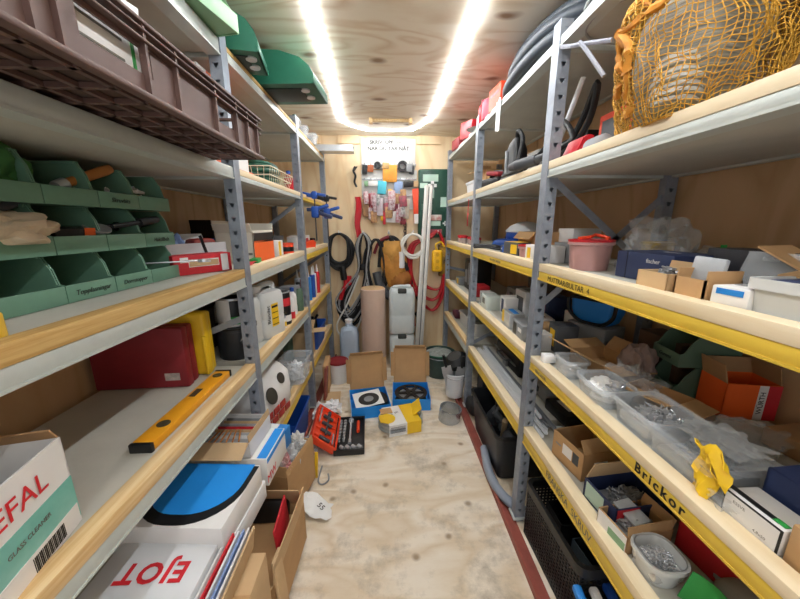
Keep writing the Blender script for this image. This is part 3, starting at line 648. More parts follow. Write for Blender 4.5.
# mid bay, deck 5: bundle of steel profiles lying lengthwise
GP = 'bright steel profiles lying along the lowest shelf'
mat('profile_bright', '#eef2f6', .28, .15); mat('profile_dull', '#8d9297', .35, .3)
prof = [(.71, .0), (.725, .0), (.745, .0), (.765, .0), (.785, .0), (.718, .016), (.738, .016), (.758, .016), (.775, .016), (.745, .032), (.765, .032)]
for k, (x, dz) in enumerate(prof):
    y0, y1 = 1.26+.05*((k*3) % 5), 2.34-.03*(k % 4); mb = MB(); yc = 0; L = y1-y0
    mb.box((0, 0, .0008), (.013, L, .0016)); mb.box((-.006, 0, .007), (.0015, L, .014)); mb.box((.006, 0, .007), (.0015, L, .014))
    one('steel_profile', f'long steel channel profile in the {("bottom", "middle", "top")[round(dz/.016)]} layer of the bundle, {ORD[(k, k-5, k-9)[round(dz/.016)]]} from the front board', 'profile', mb, (MATS['profile_bright'], MATS['profile_dull'], MATS['profile_bright'])[k % 3], (x, (y0+y1)/2, z+.001+dz), (0, 0, rad((k % 3-1)*.5)), GP)
t = thing('black_toolbox', 'flat black toolbox behind the steel profiles', 'toolbox', (.96, 2.05, z), -90)
mb = MB(); mb.box((0, 0, .06), (.42, .26, .12), bev=.012); build('box_body', mb, black, t); mb = MB(); mb.box((0, 0, .128), (.4, .25, .016), bev=.005); build('box_lid', mb, black2, t); mb = MB(); mb.tube(smooth_path([(-.08, -.13, .07), (-.07, -.165, .07), (.07, -.165, .07), (.08, -.13, .07)], 4), .008, 6); build('carry_handle', mb, dgrey, t)
t = thing('grey_trunking', 'bent grey metal bracket lying between profiles and grey case', 'bracket', (.83, 1.95, z), 0)
mb = MB(); mb.tube(smooth_path([(0, .35, .06), (0, 0, .06), (.02, -.08, .06), (.08, -.1, .06), (.1, -.1, .06)], 6), .008, 6); mb.box((0, .1, .026), (.03, .06, .05)); build('bracket_arm', mb, grey, t)
t = thing('grey_case', 'mid grey plastic case with a moulded grip on the lowest shelf', 'case', (.96, 1.66, z), -90)
mb = MB(); mb.loft([rrect(.26, .2, .03, 0), rrect(.28, .22, .03, .02), rrect(.28, .22, .03, .075), rrect(.24, .18, .03, .09)]); build('case_body', mb, grey, t)
mb = MB(); mb.box((0, -.112, .05), (.1, .012, .03), bev=.005); build('case_latch', mb, dgrey, t); mb = MB(); mb.box((0, 0, .094), (.12, .04, .02), bev=.008); build('case_grip', mb, dgrey, t)
t = tub('long white plastic trough in the far bay of the lowest shelf', (.86, 2.86, z), -86, .5, .22, .12, milky, name='trough', taper=.92, r=.02)
carton('brown carton sitting in the far bay behind the white trough', (1.07, 2.9, z), -90, (.3, .16, .18), card2)
one('red_rag', 'dark red rag bundled beside the white trough', 'rag', MB().box((0, 0, .04), (.12, .1, .08), bev=.03, seg=3).jitter(.02, 14, 6), mat('red_rag', '#5c2a3c', .9, 0, .3, 10), (.76, 3.22, z))

# ---- deck 2 (above the eye)
z = RD[1]
t = thing('net_sack', 'orange-yellow net sack stuffed with grey strips and rolls', 'sack', (.825, .935, z+.001), 0)
bmx = bmesh.new(); bmesh.ops.create_uvsphere(bmx, u_segments=120, v_segments=76, radius=.5)
def sackify(v, s=1.0):
    n1 = noise.noise(v*3.0+Vector((4, 1, 2))); w = v*(1+.22*n1)
    x, y, zz = w.x*.40*s, w.y*.50*s, w.z*.52*s
    zz = max(zz, -.165); y += .05*zz; x += .06*math.sin(y*9)
    return Vector((x, y, zz+.167))
for v in bmx.verts: v.co = sackify(v.co)+noise.noise_vector(v.co*14)*.014
for v in bmx.verts: v.co.z = min(.40, max(.004, v.co.z))
mb = MB(); mb.add(bmx)
o = build('net', mb, net('net_yellow', '#e3a93a'), t, sm=60)
w = o.modifiers.new('w', 'WIREFRAME'); w.thickness = .0034; w.use_even_offset = False
mb = MB()
_v, _r, _uz = Vector((-.66, -.70, -.27)), Vector((.73, -.69, 0)), Vector((.19, .2, .96))
def SS(a, b, k=1.0):
    c = math.sqrt(max(0, 1-a*a-b*b)); return sackify((_v*c+_r*a+_uz*b).normalized()*.5*k)
for pts, r in (([(-.5, .38), (-.2, .42), (.1, .5), (.35, .56), (.6, .62), (.75, .6)], .012), ([(-.5, .38), (-.66, .5), (-.8, .42), (-.86, .2)], .013), ([(-.5, .38), (-.56, .2), (-.5, .05), (-.58, -.15), (-.52, -.3), (-.66, -.4)], .011), ([(-.86, .2), (-.93, .0), (-.8, -.08), (-.68, .02)], .012), ([(-.5, .38), (-.42, .25), (-.45, .1)], .014), ([(-.2, .42), (-.4, .6), (-.55, .7)], .009)):
    q = smooth_path([SS(a_, b_, 1.0) for a_, b_ in pts], 6); mb.tube(q, [r*(.45+.5*random.random()) for _ in q], 8)
mb.jitter(.007, 60, 2)
build('gathered_netting', mb, mat('net_gather', '#d98f2b', .7, 0, .3, 30), t)
mb = MB(); bmx = bmesh.new(); bmesh.ops.create_icosphere(bmx, subdivisions=4, radius=.46)
for v in bmx.verts: v.co = sackify(v.co, .84)
mb.add(bmx)
for v in mb.bm.verts: v.co += noise.noise_vector(Vector((v.co.x*6, v.co.y*6, v.co.z*40)))*.009; v.co.z = max(.008, v.co.z)
build('sack_filling', mb, mat('strip_bundle', '#a8a596', .5, 0, 0, 6, .4, '#5d5c54', (2, 2, 26)), t)
mb = MB(); p_ = SS(.0, -.30, .66)
for k in range(7): mb.lathe([(.03, 0), (.05+.004*(k % 2), .003), (.05+.004*(k % 2), .012), (.03, .015)], 24, p_+Vector((-.005+.002*k, 0, -.05+.015*k)), ax=(.1, .1, 1))
build('wrapped_roll', mb, mat('roll_white', '#cfcfc8', .35, 0, .15, 9), t)
t = thing('metal_duct', 'folded light grey sheet metal piece on the upper shelf beside the net sack', 'sheet metal', (.87, .50, z), 0)
mb = MB(); mb.prism([(-.13, .07, 0), (-.13, -.2, 0), (-.13, -.2, .16), (-.13, -.02, .16)], (.004, 0, 0)); mb.box((0, -.065, .003), (.26, .27, .006)); mb.box((-.0, -.20, .08), (.26, .004, .16)); build('duct_panel', mb, tin, t, sm=0)
t = thing('red_brochures', 'fan of red brochures standing by the upright on the upper shelf', 'brochures', (.75, 1.30, z), -90)
for k in range(7):
    mb = MB(); mb.box((0, 0, .042), (.1, .006, .085)); o = build('brochure', mb, red, t, (-.0+k*.002, -.05+k*.014, 0), (rad(-24+k*7), 0, 0), sm=0)
t = carton('red crate with a grey panel on the upper shelf behind the upright', (.98, 1.335, z), -90, (.2, .16, .2), orange2, patches=[('f', 0, 0, .16, .15, dgrey)], name='red_case', cat='case')
t = thing('grey_hose_coil', 'grey-white corrugated hose piece between brochures and net sack', 'hose', (.76, 1.215, z+.036), 0)
mb = MB()
for k in range(9): mb.lathe([(.026, 0), (.034, .006), (.026, .012)], 16, (0, -.05+k*.012, 0), ax=(0, 1, 0))
build('hose_body', mb, mat('hose_grey', '#b7bac0', .5, 0, .1, 9), t)
t = thing('battery_charger', 'black and grey upright power tool stand at the board edge', 'power tool', (.75, 1.93, z), -80)
mb = MB(); mb.loft([rrect(.17, .13, .02, 0), rrect(.16, .12, .02, .02), rrect(.11, .09, .02, .05), rrect(.1, .085, .02, .17), rrect(.07, .07, .02, .21), rrect(.05, .04, .015, .235)]); build('tool_body', mb, black, t)
mb = MB(); mb.box((-.03, -.045, .11), (.02, .012, .13), bev=.004); build('tool_grip', mb, grey, t)
mb = MB(); mb.tube(smooth_path([(0, .0, .22), (.03, -.02, .26), (.07, -.03, .25), (.1, -.03, .2), (.09, -.04, .1), (.11, -.06, .02)], 6), .012, 8); build('tool_cable', mb, black2, t)
t = thing('hand_tool', 'red and black power tool lying beside the far upright on the upper shelf', 'power tool', (.755, 2.27, z), -75)
mb = MB(); mb.box((0, 0, .035), (.2, .12, .07), bev=.02); mb.tube([(-.08, 0, .06), (-.02, 0, .11), (.07, 0, .10), (.1, 0, .05)], .015, 8); build('tool_body', mb, black, t)
mb = MB(); mb.box((.01, -.02, .096), (.15, .05, .03), rot=(0, rad(8), 0), bev=.01); build('tool_cover', mb, dred, t)
carton('white carton standing behind the red and black power tool', (1.02, 2.27, z), -90, (.34, .14, .22), white)
t = thing('pressure_lance', 'black cable ending in a ribbed socket poking over the board edge', 'cable', (.69, 1.58, z+.011), 0)
mb = MB(); mb.cyl((-.05, .05, .03), (.0, -.05, .04), .026, .024, 16); mb.cyl((-.068, .086, .027), (-.05, .05, .03), .018, .026, 16); mb.cyl((.0, -.05, .04), (.02, -.11, .05), .019, .012, 12); build('socket_end', mb, dgrey, t)
mb = MB(); mb.tube(smooth_path([(.02, -.11, .05), (.07, -.2, .09), (.09, -.05, .2), (.1, .1, .12), (.06, .2, .05), (.05, .3, .02)], 6), .011, 8); mb.tube(smooth_path([(.05, .25, .015), (.0, .12, .02), (-.03, .18, .015), (-.03, .3, .015)], 6), .009, 8); build('cable_loop', mb, black2, t)
t = thing('white_pole', 'white metal pole leaning among black hoses on the upper shelf', 'pole', (.80, 1.60, z), 0)
mb = MB(); mb.cyl((-.0, .05, .012), (-.01, -.2, .33), .010, n=12); build('pole_tube', mb, whitep, t)
mb = MB(); mb.tube(smooth_path([(.04, .1, .012), (.08, -.05, .2), (.06, -.18, .32), (.09, -.1, .2), (.1, .1, .05)], 6), .013, 8); build('pole_hose', mb, black2, t)
one('black_crate', 'black plastic crate against the wall on the upper shelf middle bay', 'crate', MB().box((0, 0, .1), (.2, .3, .2), bev=.012), black, (1.05, 1.75, z))
t = tub('white plastic box in the far bay of the upper shelf', (.84, 2.92, z), -88, .24, .2, .12, whitep, name='white_tub', lid=whitep, r=.02)
carton('brown carton on top of the white plastic box in the far bay', (.92, 2.95, z+.132), -80, (.2, .16, .09), card, flaps={'f': 100, 'l': 30}, fl={'f': .08})
t = thing('drill_bits_stand', 'small black hand tools lying by the far upright', 'hand tool', (.75, 2.62, z), 0)
mb = MB(); mb.cyl((0, 0, .012), (.03, .08, .03), .012); mb.cyl((.0, .02, .012), (.02, -.06, .055), .008); mb.box((.01, -.07, .045), (.03, .02, .05), bev=.005); build('tool_body', mb, black, t)
one('cardboard_strip', 'torn cardboard strip lying in the far bay of the upper shelf', 'cardboard', MB().box((0, 0, .01), (.1, .14, .02), rot=(.1, 0, .3)), card3, (.76, 2.86, z+.004))
mb = MB(); mb.tube(smooth_path([(0, 0, .10), (.004, .01, .06), (-.002, 0, 0)], 4), .003, 6); mb.box((-.002, 0, -.05), (.004, .02, .10), bev=.001)
one('red_tag', 'red strap tag hanging down from the upper shelf beam', 'tag', mb, red, (.645, 2.56, 1.59))
# ---- deck 1 (top)
z = RD[0]
t = thing('hose_coil', 'big coil of black hose squeezed between top shelf and ceiling', 'hose', (.80, 1.70, z+.105), 0)
mb = MB()
for k in range(6):
    P = []; R = .24+.05*(k % 2); q = -.07+.03*(k//2)
    for i in range(40):
        a = 2*PI*i/40; P.append(Vector((q*.8+.62*R*math.cos(a)*.55, R*1.12*math.sin(a), -.055+.058*(k//2)+.014*math.cos(a+k))))
    mb.tube(P, .028, 10, True)
build('hose_body', mb, hosem, t)
t = thing('wire_coil', 'coil of pale grey wire beside the big black hose on the top shelf', 'wire', (.80, 1.18, z+.012), 0)
mb = MB(); mb.tube(coil_points(.13, 6, .012, .006, 4, 'z'), .005, 6); build('wire_body', mb, cable_g, t)
mb = MB(); mb.tube([U(562, 47, x=.655), U(572, 46, x=.64), U(582, 44, x=.66), U(612, 40, x=.70)], .007, 6); mb.tube([U(580, 42, x=.655), U(588, 52, x=.66), U(604, 76, x=.685)], .0065, 6)
one('grey_strap', 'grey strap tied round the upright near the net sack', 'strap', mb, mat('strap_grey', '#9a9ca8', .5, 0, .2, 30), (0, 0, 0))
one('white_strip', 'white paper strip hanging from the top shelf beam', 'paper strip', MB().sheet([[Vector((0, -.035+.07*j/4, -.16*i/5+.008*math.sin(j*1.5+i*.6))) for j in range(5)] for i in range(6)], .001), paper, (.645, 1.98, 2.18))
t = carton('orange-red tool box on the top shelf beyond the black hose', (.715, 2.10, z), -85, (.17, .12, .125), orange2, name='tool_box', cat='box', patches=[('f', 0, .02, .12, .015, red)])
one('pink_cylinder', 'pink plastic cylinder between red boxes on the top shelf', 'canister', MB().lathe([(.045, 0), (.05, .01), (.05, .1), (.04, .12)], 20), mat('pink_plastic', '#cf5a6a', .5, 0, .1, 8), (.69, 2.29, z))
bottle('small red bottle on the top shelf beside the pink cylinder', (.68, 2.41, z), .03, .16, red, dred)
carton('red plastic box on the top shelf past the red bottle', (.69, 2.75, z), -80, (.22, .1, .12), red, name='red_box', tilt=(.0, .12))
one('silver_tray', 'round silver tray leaning on the top shelf beam', 'tray', MB().lathe([(.07, 0), (.095, .012), (.09, .012), (.065, .004)], 26), tin, (.70, 2.55, z+.003), (0, 0, 0))
carton('dark red plastic box at the far end of the top shelf', (.70, 3.12, z), -84, (.2, .12, .085), dred, name='red_box')
# ================================================================ LEFT RACK
# ---- top shelf
z = LD[0]+.011
GL = 'light green bins on the top shelf'
stacking_bin('light green stacking bin hanging over the near end of the top shelf', (-.69, 1.10, z), 80, .2, .24, .15, .06, lgreen, GL)
stacking_bin('light green stacking bin just beside the rack upright on the top shelf', (-.66, 1.315, z), 76, .19, .24, .15, .06, lgreen, GL)
def hood(label, loc, rz, w, d, h, skew=0):
    t = thing('plastic_hood', label, 'hood', loc, rz, 'dark green plastic hoods on the top shelf'); mb = MB(); R = []
    prof = [(-w/2, 0), (w/2, 0), (w/2, h*.28), (w*.46, h*.5), (w*.36, h*.74), (w*.15, h*.93), (-w*.15, h), (-w/2, h*.96)]
    mb.loft([[Vector((x, y, zz)) for x, zz in prof] for y in (-d/2, d/2)]); build('hood_shell', mb, dgreen, t)
    mb = MB(); mb.box((-.03*w, 0, -.002), (w*.72, d*.62, .006), bev=.002); build('recess_panel', mb, mat('hood_under', '#1c2a26', .5), t)
    for k in range(2):
        mb = MB(); mb.lathe([(.022, -.007), (.022, 0)], 20, (w*.36, -d*.22+k*d*.34, 0)); build('round_socket', mb, tin, t)
    mb = MB(); mb.box((w*.49, 0, .012), (.014, d*1.02, .024), bev=.004); build('hood_rim', mb, dgreen, t)
    return t
hood('dark green plastic hood overhanging the top shelf just past the light green bins', (-.655, 1.59, z+.004), 10, .28, .22, .15)
hood('largest dark green plastic hood reaching furthest out over the aisle', (-.56, 1.95, z+.004), -4, .46, .28, .155)
GJ = 'clear boxes of fittings on the top shelf'
for k, (x, y, s, nm) in enumerate(((-.68, 2.62, .12, 'nearest'), (-.66, 2.82, .11, 'middle'), (-.64, 3.04, .12, 'farthest'))):
    t = tub(f'small clear box of fittings on the top shelf, {nm} of three', (x, y, z), 90, s, s, .075, clear, name='clear_box', cat='box', lid=clear, group=GJ)
    heap(f'steel fittings inside the {nm} clear box on the top shelf', (x, y, z+.004), s*.75, s*.75, .045, 24, .035, .006, screwm, 'fitting_heap', 'fittings', False, 50+k)
bottle('little green capped jar on the top shelf before the clear boxes', (-.625, 2.52, z), .028, .08, mat('jar_grey', '#9aa7a4', .3), dgreen)
t = thing('metal_channel', 'grey sheet metal channel sticking out from the top shelf at the back wall', 'metal channel', (-.55, 3.33, z), 0)
mb = MB(); mb.box((0, 0, .002), (.52, .14, .004)); mb.box((0, -.07, .028), (.52, .003, .056)); mb.box((0, .07, .028), (.52, .003, .056)); mb.box((.245, 0, .054), (.03, .15, .004)); build('channel_body', mb, tin, t, sm=0)
# ---- second shelf: brown bread crate
z = LD[1]+.0105
x0, x1, y0, y1, h = -.94, -.445, .33, 1.255, .132
t = thing('bread_crate', 'large brown plastic crate with a grid base pushed out over the beam', 'crate', ((x0+x1)/2, (y0+y1)/2, z), 0)
w, L = x1-x0, y1-y0; mb = MB()
for k in range(13): mb.box((0, -L/2+.02+k*(L-.04)/12, .005), (w-.02, .010, .009))
for k in range(9): mb.box((-w/2+.02+k*(w-.04)/8, 0, .0045), (.010, L-.02, .008))
for a, b in (((-.5, -.5), (.5, .5)), ((-.5, .5), (.5, -.5))):
    pass
build('crate_base', mb, brown, t, sm=0)
for s in (1, -1):
    mb = MB(); X = s*w/2; wy0, wy1 = (-.25, -.095)    # window opening with rounded ends
    wn = [(-L/2, wy0-.0), (wy1, .14), (.30, L/2)]
    wins = [(-.225, -.07), (.17, .27)]
    ys = [-L/2, wins[0][0], wins[0][1], wins[1][0], wins[1][1], L/2]
    for a, b in ((ys[0], ys[1]), (ys[2], ys[3]), (ys[4], ys[5])): mb.box((X, (a+b)/2, h/2-.012), (.004, b-a, h-.024))
    for a, b in wins: mb.box((X, (a+b)/2, .022), (.004, b-a, .044)); mb.box((X, (a+b)/2, .097), (.004, b-a, .02))
    for zz, th in ((.004, .01), (.098, .005), (.115, .004), (h-.003, .007)): mb.box((X+s*.006, 0, zz), (.02, L+.02, th), bev=.002)
    for yy in (-.44, -.30, -.262, -.092, .0, .16, .28, .36, .44): mb.box((X+s*.005, yy, h/2), (.013, .007, h))
    build('crate_side', mb, brown, t)
for s in (1, -1):
    mb = MB(); mb.box((0, s*L/2, h*.38), (w, .004, h*.76))
    for zz in (.004, .085, h-.003): mb.box((0, s*(L/2+.005), zz), (w+.02, .018, .008), bev=.002)
    for xx in (-.2, -.1, .1, .2): mb.box((xx, s*(L/2+.004), h/2), (.007, .012, h))
    build('crate_end', mb, brown, t)
zi = z+.011
one('added_backing', 'added dark brown liner lying on the grid base of the crate', 'cardboard', MB().box((0, 0, .002), (.44, .80, .003)), mat('backing', '#4c3a31', .9, 0, .3, 9), (-.70, .80, zi-.0005))  # added sheet, blocks the bright view up through the grid
zi += .0035
carton('white carton with a green stripe seen through the crate side opening', (-.497, .635, zi), 90, (.19, .07, .112), white, patches=[('f', -.062, 0, .018, .1, ggreen), ('f', .07, 0, .008, .1, ggreen), ('f', .0, -.012, .09, .004, greyink), ('f', .0, .02, .09, .004, greyink), ('f', .01, .036, .07, .003, greyink)])
carton('orange flat carton lying on the grid base of the brown crate', (-.76, .86, zi), 80, (.22, .06, .018), orange)
carton('white flat carton lying on the crate base beside the orange one', (-.66, .82, zi), 84, (.14, .03, .014), white)
one('photo_card', 'white card with a brown star picture sticking up out of the crate', 'card', MB().box((0, 0, .10), (.13, .012, .20), bev=.003), white, (-.55, .76, zi+.0), (rad(6), 0, rad(76)))
carton('brown inner carton standing in the far half of the crate', (-.83, 1.1, zi), 90, (.22, .16, .1), card2)
carton('brown flat carton lying at the near end of the crate', (-.7, .48, zi), 90, (.2, .25, .09), card2)
z = LD[1]
t = thing('oil_canister', 'orange canister with a rounded corner standing past the crate behind the upright', 'canister', (-.75, 1.625, z), 90)
mb = MB(); mb.loft([rrect(.27, .15, .04, 0), rrect(.28, .16, .04, .02), rrect(.28, .16, .04, .26), rrect(.25, .145, .05, .315), rrect(.19, .12, .05, .34)]); build('canister_body', mb, orange, t)
mb = MB(); mb.lathe([(.024, .335), (.024, .358), (.02, .36)], 16, (-.07, 0, 0)); build('screw_cap', mb, white, t)
text('red', .09, facemat('f', (.28, .162, .34), .03, .07, .001), white, t); patch('f', (.28, .162, .34), 0, -.10, .2, .07, white, t)
carton('tall white carton with an orange stripe beside the orange canister', (-.765, 1.415, z), 90, (.11, .18, .36), white, patches=[('f', .03, 0, .04, .355, orange)])
t = thing('wire_basket', 'cream wire basket on the second shelf beyond the brown crate', 'basket', (-.76, 2.12, z+.012), 90)
mb = MB(); bw, bd, bh = .44, .28, .085
for zz, k in ((.004, .84), (bh*.5, .93), (bh, 1)):
    mb.tube([(sx*bw/2*k, sy*bd/2*k, zz) for sx, sy in ((1, 1), (-1, 1), (-1, -1), (1, -1))], .0032, 6, True)
for k in range(13):
    x = -bw/2+bw*k/12; mb.tube([(x, -bd/2, bh), (x*.84, -bd/2*.84, .004), (x*.84, bd/2*.84, .004), (x, bd/2, bh)], .002, 5)
for k in range(1, 8):
    y = -bd/2+bd*k/8; mb.tube([(-bw/2, y, bh), (-bw/2*.84, y*.84, .004), (bw/2*.84, y*.84, .004), (bw/2, y, bh)], .002, 5)
build('basket_wires', mb, cream, t)
mb = MB()
for k in range(6): mb.tube([Vector((.14*math.cos(2*PI*i/30)*(1-.05*(k % 3)), .095*math.sin(2*PI*i/30)*(1-.05*(k % 3)), .012+.02*k+.008*math.sin(2*PI*i/30+k))) for i in range(30)], .0115, 8, True)
one('garden_hose', 'coiled dark green hose lying in the cream wire basket', 'hose', mb, dgreen, (-.76, 2.15, z+.022), (0, 0, rad(90)))
bottle('red spray can with a blue cap beside the far upright on the second shelf', (-.67, 2.42, z), .03, .15, red, blue2)
carton('orange carton lying flat near the wire basket', (-.80, 1.88, z), 90, (.08, .16, .06), orange)
# ---- third shelf: three tiers of green bins
z = LD[2]
GB2 = 'sage green bins stacked three tiers high'
ybin = [.597, .749, .901, 1.053, 1.204]; words = {(0, 2): 'Toppfasningar', (0, 3): 'Dorrstopper', (1, 4): 'Haktillbeh', (2, 3): 'Skruvbits', (0, 4): ''}
tierw = ('bottom', 'middle', 'top'); colw = ('', 'nearest', 'second nearest', 'third', 'last, beside the red box,')
for k in range(3):
    for j, y in enumerate(ybin):
        if j == 0: continue
        stacking_bin(f'sage green bin in the {tierw[k]} tier, {colw[j]} along the shelf', (-.955, y, z+.121*k), 90, .15, .31, .12, .045, green, GB2, txt=words.get((k, j)), tm=ink, slant=.13)

crumple('dark green cloth bundled in the top tier of bins', (-.92, .80, z+.242+.012), (.2, .22, .16), mat('green_cloth', '#3f7a3e', .9, 0, .4, 12), 'cloth', 'cloth', 60, .4, 2.2)
t = thing('hand_brush', 'wire brush with an orange wooden handle lying across the top tier', 'brush', (-.86, .955, z+.242+.06), 0, rot=(rad(22), rad(-14), rad(-6)))
mb = MB(); mb.loft([rrect(.032, .022, .009, -.0), rrect(.04, .026, .01, .06), rrect(.042, .028, .011, .14), rrect(.03, .024, .009, .165)]); bmesh.ops.rotate(mb.bm, verts=mb.bm.verts, matrix=Matrix.Rotation(-PI/2, 3, 'X')); build('wooden_handle', mb, wood_h, t)
mb = MB(); mb.cyl((0, -.03, 0), (0, .0, 0), .014, .016, 12); build('ferrule', mb, tin, t); mb = MB(); mb.box((0, -.11, -.005), (.022, .16, .02), bev=.006); build('brush_blade', mb, dgrey, t)
heap('pale plugs in the last bin of the top tier', (-.90, ybin[4], z+.242+.012), .10, .2, .06, 26, .04, .008, whitep, 'plug_heap', 'wall plugs', False, 61)
crumple('creased beige leather glove lying over the middle tier of bins', (-.84, .745, z+.121+.03), (.15, .24, .085), mat('glove_beige', '#d9c8ad', .85, 0, .22, 16), 'glove', 'glove', 64, .35, 2.4)
t = thing('tape_roll', 'grey cutting disc lying on the edge of a middle tier bin', 'disc', (-.83, .99, z+.121+.062), 0, rot=(rad(10), rad(24), 0))
mb = MB(); mb.lathe([(.006, 0), (.032, 0), (.032, .004), (.006, .004)], 28, cap0=False, cap1=False); build('disc_body', mb, grey, t)
carton('black and orange carton standing in a middle tier bin', (-.86, .93, z+.121+.016), 70, (.08, .05, .05), black, patches=[('f', .035, 0, .025, .055, orange)], tilt=(rad(8), 0))
G3 = 'black tools in the middle tier'
for k in range(3):
    one('chisel', f'dark steel tool lying in the far bins of the middle tier, {ORD[k]} from the aisle', 'hand tool', MB().cyl((0, -.12, 0), (0, .0, .012), .006, .008, 8).cyl((0, .0, .012), (0, .1, .024), .014, .012, 10), black2, (-.88+k*.03, 1.12+.01*k, z+.121+.056+.006*k), (0, 0, rad(-20+12*k)), G3)
t = thing('ring_spanner', 'bright steel combination spanner poking out of the bottom tier', 'spanner', (-.80, 1.245, z+.058), 0, rot=(0, rad(-4), rad(-62)))
mb = MB(); mb.box((0, 0, 0), (.014, .18, .006), bev=.002)
mb.lathe([(.012, -.006), (.022, -.006), (.022, .006), (.012, .006), (.012, -.006)], 20, (0, .105, 0), False, False)
mb.prism([(.02, -.12, -.004), (.008, -.126, -.004), (.006, -.105, -.004), (-.006, -.105, -.004), (-.008, -.126, -.004), (-.02, -.12, -.004), (-.02, -.098, -.004), (0, -.082, -.004), (.02, -.098, -.004)], (0, 0, .008))
build('spanner_body', mb, steel, t)
t = thing('glue_tube', 'small white, blue and yellow glue pack at the near shelf edge', 'pack', (-.70, .535, z), 35)
mb = MB(); mb.box((0, 0, .022), (.09, .04, .044), bev=.006); build('pack_body', mb, white, t); mb = MB(); mb.box((.035, 0, .022), (.022, .043, .046), bev=.004); build('pack_end', mb, yplast, t); mb = MB(); mb.box((-.02, 0, .012), (.05, .043, .02)); build('pack_band', mb, navy, t)
v = math.degrees(math.atan2(.187, .128))
t = carton('low red carton with a cut out window beside the bins', (-.77, 1.375, z), v, (.23, .068, .078), redc, patches=[('f', .0, .005, .12, .03, white), ('f', -.075, .02, .03, .02, white), ('f', .085, 0, .03, .07, white), ('f', .0, .004, .115, .022, card3, 'cut_out', 0, .0015)])
t = carton('long white open carton behind the low red carton', (-.905, 1.535, z), v+6, (.27, .16, .115), whitep, flaps={'b': 25}, fl={'b': .04})
crumple('blue cloth bag stuffed in the white open carton', (-.95, 1.50, z+.03), (.13, .10, .15), felt, 'cloth_bag', 'bag', 71, .3, 3, rz=v)
one('meat_red_pack', 'red patterned pack lying in the white open carton', 'pack', MB().box((0, 0, .05), (.11, .09, .1), bev=.02), mat('red_pattern', '#b8453c', .5, 0, .45, 22), (-.875, 1.59, z+.032), (0, 0, rad(v)))
one('black_strap', 'black strap hanging diagonally over the white open carton', 'strap', MB().box((0, 0, .0), (.012, .004, .16)), black, (-.80, 1.49, z+.072), (rad(4), rad(-16), rad(v)))
carton('blue carton by the wall under the black carton', (-1.03, 2.04, z), 80, (.22, .14, .12), blue, patches=[('t', 0, 0, .2, .13, black)])
t = carton('black open carton on top of the blue carton by the wall', (-1.03, 2.04, z+.122), 80, (.22, .14, .04), black, flaps={'l': 5}, fl={'l': .06}, patches=[('f', .02, 0, .12, .015, grey)])
t = carton('white open carton with an orange front panel near the board edge', (-.765, 1.845, z), 90, (.30, .19, .155), mat('cream_card', '#ded8c8', .6, 0, .08, 6), flaps={'b': 10, 'l': 30, 'r': 20, 'f': -8}, fl={'b': .06, 'l': .05, 'r': .05, 'f': .01},
           patches=[('f', .0, -.02, .29, .11, orange), ('f', -.0, .05, .29, .05, black), ('l', .05, -.03, .07, .012, greyink), ('l', .03, .02, .05, .008, greyink)])
for k in range(5):
    one('black_plug', f'small packed part inside the orange fronted carton, {ORD[k]} from the upright', 'part pack', MB().box((0, 0, .03), (.05, .05, .08), rot=(.2*k, .3, k), bev=.008), black if k % 2 else white, (-.74-.01*k, 1.75+.045*k, z+.085), None, 'packed parts in the orange fronted carton')
carton('yellow and white carton next to the orange fronted carton', (-.685, 2.06, z), 90, (.09, .07, .1), white, patches=[('f', -.02, 0, .04, .09, yplast)])
carton('grey green carton lying low before the orange fronted carton', (-.655, 1.66, z), 100, (.09, .04, .03), ggreen)
one('red_leaflet', 'red and white leaflet lying on the board edge by the upright', 'leaflet', MB().sheet([[Vector((.05*i/3, .2*j/6, .004*math.sin(j*1.3+i))) for j in range(7)] for i in range(4)], .001), redc, (-.665, 1.46, z+.016), (0, 0, rad(6)))
paint_can('orange-red tin with a black label on the board edge', (-.665, 2.24, z), .042, .075, orange2, [(.02, .05, black)], lid=orange2)
paint_can('small grey tin behind the orange-red tin', (-.73, 2.14, z), .032, .09, grey, [])
carton('dark tool carton by the far upright behind the tins', (-.82, 2.33, z), 90, (.2, .16, .12), dgrey, patches=[('f', 0, 0, .1, .05, black), ('t', 0, 0, .1, .1, grey)])
t = thing('stapler', 'orange-red hand stapler on the third shelf in the far bay', 'hand tool', (-.66, 2.76, z), 60)
mb = MB(); mb.prism([(-.09, -.018, 0), (.09, -.018, 0), (.10, -.018, .05), (.07, -.018, .07), (-.09, -.018, .03)], (0, .036, 0)); build('tool_body', mb, orange2, t); mb = MB(); mb.box((.08, 0, .075), (.04, .03, .02), bev=.005); build('tool_nose', mb, black, t)
carton('small white carton with a black mark behind the hand stapler', (-.75, 2.72, z), 90, (.1, .08, .1), white, patches=[('f', 0, .01, .05, .05, dgrey)])
carton('white and red carton on the third shelf by the back wall', (-.8, 3.1, z), 90, (.2, .14, .1), white, patches=[('f', 0, 0, .1, .05, redc)])
